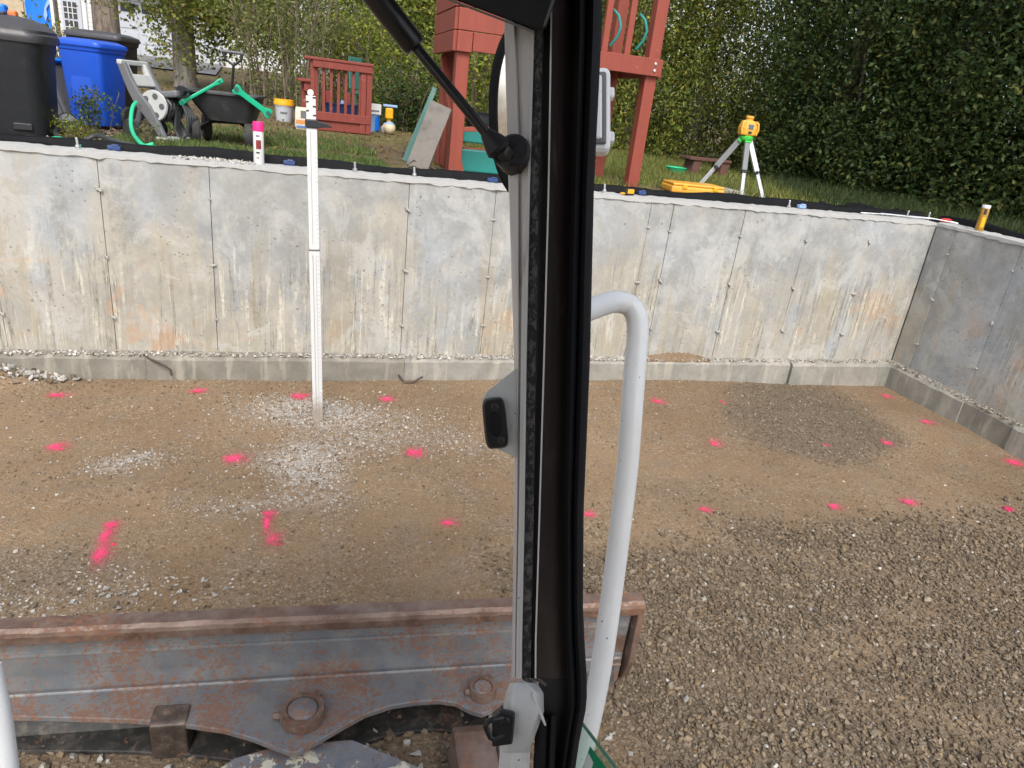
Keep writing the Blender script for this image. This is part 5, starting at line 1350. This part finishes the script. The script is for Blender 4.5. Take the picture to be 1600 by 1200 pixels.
# unfinished wall with blue wrap
uy = 16.0
def UP(u, v): return on_y(u, v, uy)
ub = thing('unfinished_house', (UP(40, 50).x, uy, YZ(-5, uy) - .1), 'unfinished house wall of tan sheathing partly covered in bright blue wrap', 'house')
o0 = ub.location
MB().box2((UP(-260, 40).x - o0.x, .06, 0), (UP(85, 40).x - o0.x, .35, 4.5)).build('wall', M['sheath'], ub)
for k in range(3):
    xa = UP(-130 + 57 * k, 30).x - o0.x; xb = UP(-76 + 57 * k, 30).x - o0.x
    MB().box2((xa, .030, .4), (xb, .058, 3.4)).build('sheathing_panel', M['sheath'], ub)
wr = [(39, -60), (38, 5), (41, 25), (40, 45), (55, 62), (67, 72), (78, 74), (80, 60), (83, 20), (84, -60)]
def wrap(m):
    p = [UP(*q) - o0 for q in wr]; n = len(p)
    A_ = [Vector((q.x, .0 + .012 * (i % 3), q.z)) for i, q in enumerate(p)]; B_ = [Vector((q.x, .055, q.z)) for q in p]
    m.add(A_ + B_, [tuple(range(n)), tuple(n + i for i in reversed(range(n)))] + [(i, (i+1) % n, n + (i+1) % n, n + i) for i in range(n)])
part('house_wrap', M['tarp_blue'], ub, wrap)
w2 = [(76, -5), (79, 4), (73, 14), (75, 24), (72, 33), (69, 24), (70, 12), (74, 2)]
part('torn_strip', M['clip_pale'], ub, lambda m: m.add([Vector(((UP(*q) - o0).x, -.03, (UP(*q) - o0).z)) for q in w2] + [Vector(((UP(*q) - o0).x, -.02, (UP(*q) - o0).z)) for q in w2], [tuple(range(8)), tuple(8 + i for i in reversed(range(8)))] + [(i, (i+1) % 8, 8 + (i+1) % 8, 8 + i) for i in range(8)]))
MB().box2((UP(82, 30).x - o0.x, -.06, 0), (UP(87, 30).x - o0.x, .05, 4.5)).build('corner_trim', M['trim_white'], ub)
MB().box2((UP(63, 80).x - o0.x, -.04, .25), (UP(84, 80).x - o0.x, .05, UP(70, 66).z - o0.z)).build('white_wrap', M['trim_white'], ub)
dv = MB().add([Vector((-9.5, 19, YZ(-7, 19) + .03)), Vector((-2, 19, YZ(-3, 19) + .03)), Vector((-2.6, 26.9, YZ(-4, 27) + .05)), Vector((-9.5, 26.9, YZ(-7, 27) + .05))], [(0, 1, 2, 3)]).build('driveway', M['drive'], None)
tag(dv, 'grey driveway in front of the garage', None, None, 'structure')

# ------------------------------------------------------------------ vegetation
def leaf_mesh(C, size, cl, seed, aspect=.5, droop=0.0, upright=0.0, fold=.25):
    r = np.random.default_rng(seed); n = len(C)
    d = r.normal(size=(n, 3)); d[:, 2] = d[:, 2] * (1 - .4 * abs(droop)) - droop + upright; d /= np.linalg.norm(d, axis=1)[:, None]
    w = np.cross(d, r.normal(size=(n, 3))); w /= np.linalg.norm(w, axis=1)[:, None] + 1e-9
    nn = np.cross(d, w)
    s = size[:, None]
    V = np.stack([C, C + d * s * .5 + w * s * aspect * .5 + nn * s * fold * .4, C + d * s, C + d * s * .45 - w * s * aspect * .5 + nn * s * fold * .4], 1).reshape(-1, 3)
    Fc = np.arange(n * 4).reshape(-1, 4)
    return V, Fc, np.repeat(cl, 4, 0)
def crown_points(r, n_cl, per, shape, spread):
    cc = shape(r, n_cl)
    idx = np.repeat(np.arange(n_cl), per)
    return cc[idx] + r.normal(0, 1, (n_cl * per, 3)) * spread, idx
def tint(r, n, idx, ncl, cols, p, dev=.22, shift=.18):
    base = np.array(cols)[r.choice(len(cols), n, p=p)]
    return base * (1 + r.normal(0, dev, (n, 1))).clip(.45, 1.7) * (1 + r.normal(0, shift, (ncl, 1)))[idx].clip(.5, 1.6)

# arborvitae: trunk + columnar crown of flat sprays
def arbor(seed, H=6.4, R=1.0, n_cl=1050, per=42):
    r = np.random.default_rng(seed)
    ph = r.uniform(0, 6.28, 6)
    def shape(r, n):
        t = r.beta(1.0, 1.35, n); a = r.uniform(0, 2 * math.pi, n)
        rad = R * (1 - t) ** .55 * (.78 + .22 * np.sin(a * 3 + ph[0] + t * 9) + .18 * np.sin(a * 5 + ph[1] - t * 17) + .20 * np.sin(t * 27 + ph[2] + 2 * a))
        rad = rad * np.sqrt(r.uniform(.42, 1, n))
        return np.stack([rad * np.cos(a), rad * np.sin(a), .03 + t * (H - .05)], -1)
    C, idx = crown_points(r, n_cl, per, shape, np.array([.105, .105, .15]))
    cl = tint(r, len(C), idx, n_cl, [(.20, .235, .050), (.12, .165, .040), (.29, .305, .065), (.33, .27, .065)], [.42, .25, .24, .09], .26, .50)
    V, Fc, c = leaf_mesh(C, r.uniform(.035, .085, len(C)), cl, seed + 1, .45, 0, .55)
    crown = fast_mesh('crown', V, Fc, c)
    m = MB(); m.tube([(0, 0, -.1), (.02, 0, 1), (0, .03, H * .5), (0, 0, H * .92)], [.11, .09, .06, .015], 9)
    for k in range(34):
        z = r.uniform(.3, H * .85); a = r.uniform(0, 6.28); L = R * .7 * (1 - z / H) ** .5
        m.tube([(0, 0, z), (L * .5 * math.cos(a), L * .5 * math.sin(a), z + .12), (L * math.cos(a), L * math.sin(a), z + .34)], [.022, .014, .005], 5)
    return crown, m
AR = []
for s_ in (11, 22, 33):
    cr, tm_ = arbor(s_)
    me_t = tm_.build('trunk', M['bark'], None, smooth=True); AR.append((cr, me_t.data)); bpy.data.objects.remove(me_t)
def plant(name, kind, p, label, cat, rz, sc, meshes, mats, group=None, names=('crown', 'trunk')):
    t = thing(name, p, label, cat, rz, group); t.scale = sc
    for me, mt, nm in zip(meshes, mats, names): link_mesh(nm, me, mt, t)
    return t
hedge = [  # x, y, height scale, width, label
    (2.15, 13.6, .95, 1.0, 'arborvitae just right of the cab pillar behind the playset ladder'),
    (3.35, 13.1, 1.05, .95, 'arborvitae seen between the slats above the playset beam'),
    (4.45, 12.7, 1.0, .95, 'arborvitae behind the right red post of the playset'),
    (5.35, 11.9, 1.08, .95, 'sunlit arborvitae between the playset post and the tripod'),
    (6.15, 10.9, 1.0, .95, 'arborvitae rising directly behind the laser level'),
    (6.95, 10.0, 1.08, .95, 'arborvitae just right of the tripod'),
]
for i, (x, y, hs, w, lab) in enumerate(hedge):
    cr, tr = AR[i % 3]
    plant('arborvitae', 0, (x, y, YZ(x, y) - .05), lab, 'tree', i * 2.1, (w, w, hs), (cr, tr), (M['conifer'], M['bark']), 'arborvitae hedge along the yard')

# broadleaf trees
def broad(seed, H, trunk_r, crown_c, crown_r, n_cl, per, cols, p, leaf=(.05, .10), trunk_h=None, spread=.16, lean=(0, 0), transl=True, limbs=9, hollow=.25, ground=False):
    r = np.random.default_rng(seed); ph = r.uniform(0, 6.28, 6)
    cc = np.array(crown_c); cr = np.array(crown_r)
    def shape(r, n):
        d = r.normal(size=(n, 3)); d /= np.linalg.norm(d, axis=1)[:, None]
        lump = 1 + .22 * np.sin(d[:, 0] * 5 + ph[0]) * np.sin(d[:, 2] * 6 + ph[1]) + .18 * np.sin(d[:, 1] * 9 + ph[2] + d[:, 0] * 4)
        return cc + d * cr * (lump * r.uniform(hollow, 1, n) ** .6)[:, None]
    C, idx = crown_points(r, n_cl, per, shape, spread)
    if ground: C[:, 2] = np.where(C[:, 2] < .05, .05 + np.abs(C[:, 2]) * .6, C[:, 2])
    cl = tint(r, len(C), idx, n_cl, cols, p)
    V, Fc, c = leaf_mesh(C, r.uniform(leaf[0], leaf[1], len(C)), cl, seed + 1, .58, .35)
    crown = fast_mesh('crown', V, Fc, c)
    m = MB(); th = trunk_h or crown_c[2]
    top = Vector((lean[0], lean[1], th))
    m.tube([(0, 0, -.25), (0, 0, .05), Vector((lean[0] * .25, lean[1] * .25, th * .35)), Vector((lean[0] * .6, lean[1] * .6, th * .7)), top], [trunk_r * 1.45, trunk_r * 1.12, trunk_r, trunk_r * .82, trunk_r * .5], 14)
    for k in range(limbs):
        z = r.uniform(.45, 1) * th; b0 = Vector((lean[0] * z / th, lean[1] * z / th, z)); d = r.normal(size=3); d /= np.linalg.norm(d)
        e = Vector(tuple(cc + d * cr * .55)); mid = b0.lerp(e, .5) + Vector((0, 0, .15))
        m.tube([b0, mid, e], [trunk_r * .35, trunk_r * .2, .008], 7)
    return crown, m
YG = [(.25, .30, .045), (.16, .21, .038), (.34, .35, .06), (.10, .14, .03)]
OL = [(.22, .25, .06), (.15, .185, .048), (.31, .31, .08), (.33, .26, .075)]
def add_broad(name, x, y, label, cat, bark, group=None, **kw):
    cr, m = broad(**kw)
    z = YZ(x, y)
    t = thing(name, (x, y, z), label, cat, 0, group)
    link_mesh('crown', cr, M['leaf'], t)
    m.build('trunk', M[bark], t, smooth=True)
    return t
px = on_z(164, 62, YZ(-3, 14))
add_broad('pine_tree', -3.75, 17.0, 'thick bare brown tree trunk standing before the white house', 'tree', 'bark', seed=101, H=9, trunk_r=.22, crown_c=(.3, 0, 5.4), crown_r=(1.8, 1.6, 2.0), n_cl=500, per=20, cols=OL, p=[.4, .3, .2, .1], trunk_h=6.0)
add_broad('maple_tree', -1.98, 14.2, 'leafy tree with grey trunk above the garden cart', 'tree', 'bark_grey', seed=102, H=6, trunk_r=.17, crown_c=(.6, -.2, 1.9), crown_r=(1.65, 1.2, 1.55), n_cl=760, per=26, cols=OL + YG[:1], p=[.35, .25, .15, .1, .15], leaf=(.05, .10), trunk_h=3.2, spread=.15, hollow=.2)
add_broad('maple_tree', -.35, 17.5, 'yellow green tree far behind the yellow lidded bucket', 'tree', 'bark_grey', seed=103, H=6, trunk_r=.12, crown_c=(.2, 0, 2.1), crown_r=(1.7, 1.2, 2.0), n_cl=560, per=26, cols=YG + OL[:1], p=[.3, .25, .1, .15, .2], trunk_h=3.2)
add_broad('maple_tree', 1.55, 14.0, 'bright yellow green tree left of the playset', 'tree', 'bark_grey', seed=104, H=6, trunk_r=.08, crown_c=(0, 0, 1.75), crown_r=(1.15, 1.0, 1.75), n_cl=620, per=28, cols=YG, p=[.35, .25, .25, .15], leaf=(.05, .11), trunk_h=2.6)
add_broad('maple_tree', 3.1, 17.5, 'leafy green tree filling the gap behind the playset', 'tree', 'bark_grey', seed=105, H=7, trunk_r=.12, crown_c=(0, 0, 2.3), crown_r=(1.9, 1.3, 2.4), n_cl=560, per=26, cols=YG, p=[.25, .35, .1, .3], trunk_h=3.5)

# dense dark trees on the right, their boughs down to the ground
DG = [(.060, .098, .030), (.040, .070, .023), (.10, .13, .036), (.14, .14, .035)]
for i, (x, y, w, h, lab) in enumerate((
        (6.75, 8.35, 1.15, 2.7, 'dark leafy tree above the bunched black sheet'),
        (7.30, 7.15, 1.10, 2.8, 'dark leafy tree left of the brown foam can'),
        (7.75, 6.05, 1.10, 2.6, 'dark leafy tree behind the brown foam can'),
        (8.25, 4.95, 1.10, 2.9, 'rightmost dark tree cut by the right edge of the photo'))):
    add_broad('dark_tree', x, y, lab, 'tree', 'bark', 'dark trees on the right', seed=150 + i, H=6, trunk_r=.10, crown_c=(0, 0, h * .60), crown_r=(w * 1.12, w * 1.12, h * 1.15), ground=True, n_cl=1250, per=34, cols=DG, p=[.4, .35, .18, .07], leaf=(.035, .08), trunk_h=h * 1.2, spread=.15, hollow=.12)
for i, (x, y, lab) in enumerate(((9.6, 10.5, 'tall dark tree standing behind the right end of the hedge'), (6.3, 15.0, 'tall dark tree rising behind the hedge above the tripod'), (11.2, 7.4, 'tall dark tree at the far right behind the foam can tree'))):
    add_broad('tall_tree', x, y, lab, 'tree', 'bark', 'tall trees behind the hedge', seed=170 + i, H=9, trunk_r=.18, crown_c=(0, 0, 2.4), crown_r=(2.3, 1.6, 4.0), ground=True, n_cl=1000, per=26, cols=DG, p=[.4, .35, .18, .07], leaf=(.06, .12), trunk_h=4.5, spread=.22, hollow=.1)

# brush of upright stems behind the platform
def brush(seed, H, n_st, R, n_leaf, cols, p, kk=1.0):
    r = np.random.default_rng(seed); m = MB(); tips = []
    for k in range(n_st):
        a = r.uniform(0, 6.28); b = r.uniform(0, R * .45); c0 = Vector((b * math.cos(a), b * math.sin(a), -.05)); h = H * r.uniform(.55, 1); l = r.uniform(.1, .5) * R
        pts = [c0, c0 + Vector((l * .2 * math.cos(a), l * .2 * math.sin(a), h * .35)), c0 + Vector((l * .55 * math.cos(a + .3), l * .55 * math.sin(a + .3), h * .7)), c0 + Vector((l * math.cos(a + .5), l * math.sin(a + .5), h))]
        r0_ = r.uniform(.007, .020) * kk
        m.tube(pts, [r0_, r0_ * .8, r0_ * .55, .003], 6); tips += [(pts[i].lerp(pts[i+1], t)) for i in (0, 1, 2) for t in (.35, .7)]
        for q in range(3):
            t = r.uniform(.25, .9); s0_ = pts[1].lerp(pts[3], t); aa = r.uniform(0, 6.28); e = s0_ + Vector((.28 * kk * math.cos(aa), .28 * kk * math.sin(aa), r.uniform(.05, .4) * kk))
            m.tube([s0_, s0_.lerp(e, .5) + Vector((0, 0, .03)), e], [.006 * kk, .004 * kk, .002 * kk], 5); tips += [e, s0_.lerp(e, .6)]
    T = np.array([tuple(t) for t in tips]); idx = r.integers(0, len(T), n_leaf)
    C = T[idx] + r.normal(0, .11 * kk, (n_leaf, 3))
    cl = tint(r, n_leaf, idx, len(T), cols, p)
    V, Fc, c = leaf_mesh(C, r.uniform(.03, .075, n_leaf) * max(.45, kk), cl, seed + 1, .5, .3)
    return fast_mesh('foliage', V, Fc, c), m
BR = [(.22, .24, .085), (.15, .185, .06), (.28, .28, .10), (.11, .145, .045)]
for i, (x, y, H_, R_, nl, cols, lab) in enumerate((
        (-.60, 12.2, 2.1, .9, 2600, BR, 'brown twiggy shrub directly behind the garden cart handle'),
        (-.05, 11.6, 2.2, .8, 2600, BR, 'tall thin stemmed shrub behind the yellow lidded bucket'),
        (.45, 12.6, 2.3, .9, 3000, BR, 'brown stemmed shrub rising above the step platform railing'),
        (.95, 12.0, 1.9, .8, 3200, YG, 'yellow green shrub behind the dark green lawn chair'),
        (1.35, 11.0, 1.5, .7, 3600, YG, 'leafy green shrub between the pail and the playset'),
        (1.25, 10.2, .75, .55, 3000, [(.05, .09, .025), (.08, .12, .03), (.03, .06, .02), (.11, .13, .035)], 'low dark green weeds right of the cream ball'),
        (2.15, 9.2, 1.7, .6, 3600, YG, 'bright green shrub seen under the playset deck'),
        (-2.9, 10.5, .6, .5, 900, OL, 'low shrub behind the dark bin'))):
    fm, m = brush(200 + i, H_, 16, R_, nl, cols, [.35, .3, .2, .15])
    t = thing('shrub', (x, y, YZ(x, y)), lab, 'shrub', 0, 'shrubs behind the yard')
    link_mesh('foliage', fm, M['leaf'], t); m.build('stem', M['twig'], t, smooth=True)
# weeds beside the bins
def weed(x, y, H_, R_, n, seed, cols, label):
    fm, m = brush(seed, H_, 8, R_, n, cols, [.35, .3, .2, .15], .22)
    t = thing('weed', (x, y, YZ(x, y)), label, 'plant', 0, 'weeds by the bins'); link_mesh('foliage', fm, M['leaf'], t); m.build('stem', M['twig'], t, smooth=True)
weed(-1.46, 6.10, .42, .22, 700, 301, [(.07, .13, .06), (.05, .10, .05), (.12, .18, .06), (.20, .26, .05)], 'feathery weed growing in front of the blue bin')
weed(-1.50, 5.72, .20, .20, 520, 302, [(.26, .30, .04), (.16, .22, .03), (.32, .34, .06), (.10, .15, .03)], 'low yellow green plant at the foot of the blue bin')
weed(-1.08, 5.75, .20, .12, 160, 303, [(.12, .2, .04), (.2, .24, .05), (.25, .2, .08), (.1, .15, .03)], 'grassy weed under the hose reel cart')

# grass blades
def grass(name, n, fx, hh, cols, p, seed, label):
    r = np.random.default_rng(seed); P = fx(r, n); n = len(P)
    z = yard_z(P[:, 0], P[:, 1]); a = r.uniform(0, 6.28, n); h = r.uniform(hh[0], hh[1], n); w = r.uniform(.003, .007, n)
    B = np.column_stack([P, z - .005]); d = np.column_stack([np.cos(a), np.sin(a), np.zeros(n)]); l = r.normal(0, .45, (n, 2)) * h[:, None]
    T = B + np.column_stack([l, h])
    V = np.stack([B - d * w[:, None], B + d * w[:, None], T], 1).reshape(-1, 3)
    cl = np.array(cols)[r.choice(len(cols), n, p=p)] * r.uniform(.6, 1.35, (n, 1))
    o = link_mesh(name, fast_mesh(name, V, np.arange(n * 3).reshape(-1, 3), np.repeat(cl, 3, 0)), M['grass'])
    return tag(o, label, 'grass', None, 'stuff')
def g1f(r, n):
    P = np.column_stack([r.uniform(-1.35, .6, n), 5.3 + r.gamma(1.6, .55, n)]); return P[(wav(P[:, 0], P[:, 1], 3) > -.35) & (P[:, 1] < 8.5)]
def g2f(r, n):
    P = np.column_stack([r.uniform(1.9, 7.0, n), r.uniform(5.5, 12.0, n)]); return P[(wav(P[:, 0], P[:, 1], 2, 6, 4) > -.5) & (P[:, 0] < 5.0 + .38 * (P[:, 1] - 6.2))]
grass('grass', 26000, g1f, (.02, .07), [(.09, .16, .04), (.14, .20, .05), (.20, .19, .08), (.06, .10, .03)], [.35, .25, .2, .2], 401, 'short green grass behind the left half of the wall')
grass('grass', 60000, g2f, (.025, .10), [(.15, .19, .045), (.21, .23, .06), (.27, .24, .09), (.09, .13, .03)], [.3, .3, .2, .2], 402, 'rough yellow green grass between the playset and the hedge')
def g3f(r, n):
    P = np.column_stack([r.uniform(4.6, 8.0, n), r.uniform(5.35, 9.0, n)]); return P[(P[:, 0] > 4.75 + .38 * (P[:, 1] - 6.2))]
def g4f(r, n): return np.column_stack([r.uniform(5.65, 7.6, n), r.uniform(3.2, 5.35, n)])
grass('ground_cover', 16000, g3f, (.03, .16), [(.035, .060, .02), (.055, .08, .025), (.10, .11, .03), (.025, .04, .015)], [.4, .3, .1, .2], 403, 'dark weeds under the trees on the right')
grass('ground_cover', 9000, g4f, (.03, .14), [(.035, .060, .02), (.055, .08, .025), (.10, .11, .03), (.025, .04, .015)], [.4, .3, .1, .2], 404, 'dark weeds beyond the right foundation wall')
def chips(n, x0_, x1_, y0_, y1_):
    P2_ = np.column_stack([rng.uniform(x0_, x1_, n), rng.uniform(y0_, y1_, n)]); P = np.column_stack([P2_, yard_z(P2_[:, 0], P2_[:, 1]) + .012])
    cl = np.array([(.20, .12, .09), (.30, .20, .15), (.12, .08, .06), (.42, .34, .28)])[rng.choice(4, n)] * rng.uniform(.7, 1.2, (n, 1))
    V, Fc, C = stones(P, rng.uniform(.015, .05, n), cl, OCT, OCF, .35)
    o = link_mesh('wood_chips', fast_mesh('wood_chips', V, Fc, C), M['chips']); return tag(o, 'reddish brown wood chip mulch around the bins', 'mulch', None, 'stuff')
chips(2600, -2.3, -1.0, 5.28, 7.2)
def litter(n, x0_, x1_, y0_, y1_, lab):
    r = np.random.default_rng(n); C = np.column_stack([r.uniform(x0_, x1_, n), r.uniform(y0_, y1_, n), np.zeros(n)]); C[:, 2] = yard_z(C[:, 0], C[:, 1]) + .008
    cl = np.array([(.22, .13, .06), (.30, .20, .10), (.14, .09, .05), (.33, .24, .08)])[r.choice(4, n)] * r.uniform(.7, 1.2, (n, 1))
    V, Fc, c = leaf_mesh(C, r.uniform(.03, .07, n), cl, n + 1, .6, 0); V[:, 2] = (V[:, 2] - yard_z(V[:, 0], V[:, 1])).clip(.0, .03) + yard_z(V[:, 0], V[:, 1])
    o = link_mesh('fallen_leaves', fast_mesh('fallen_leaves', V, Fc, c), M['leaf']); tag(o, lab, 'leaves', None, 'stuff')
litter(3500, -3.5, 2.2, 6.0, 15, 'brown fallen leaves scattered over the back yard')
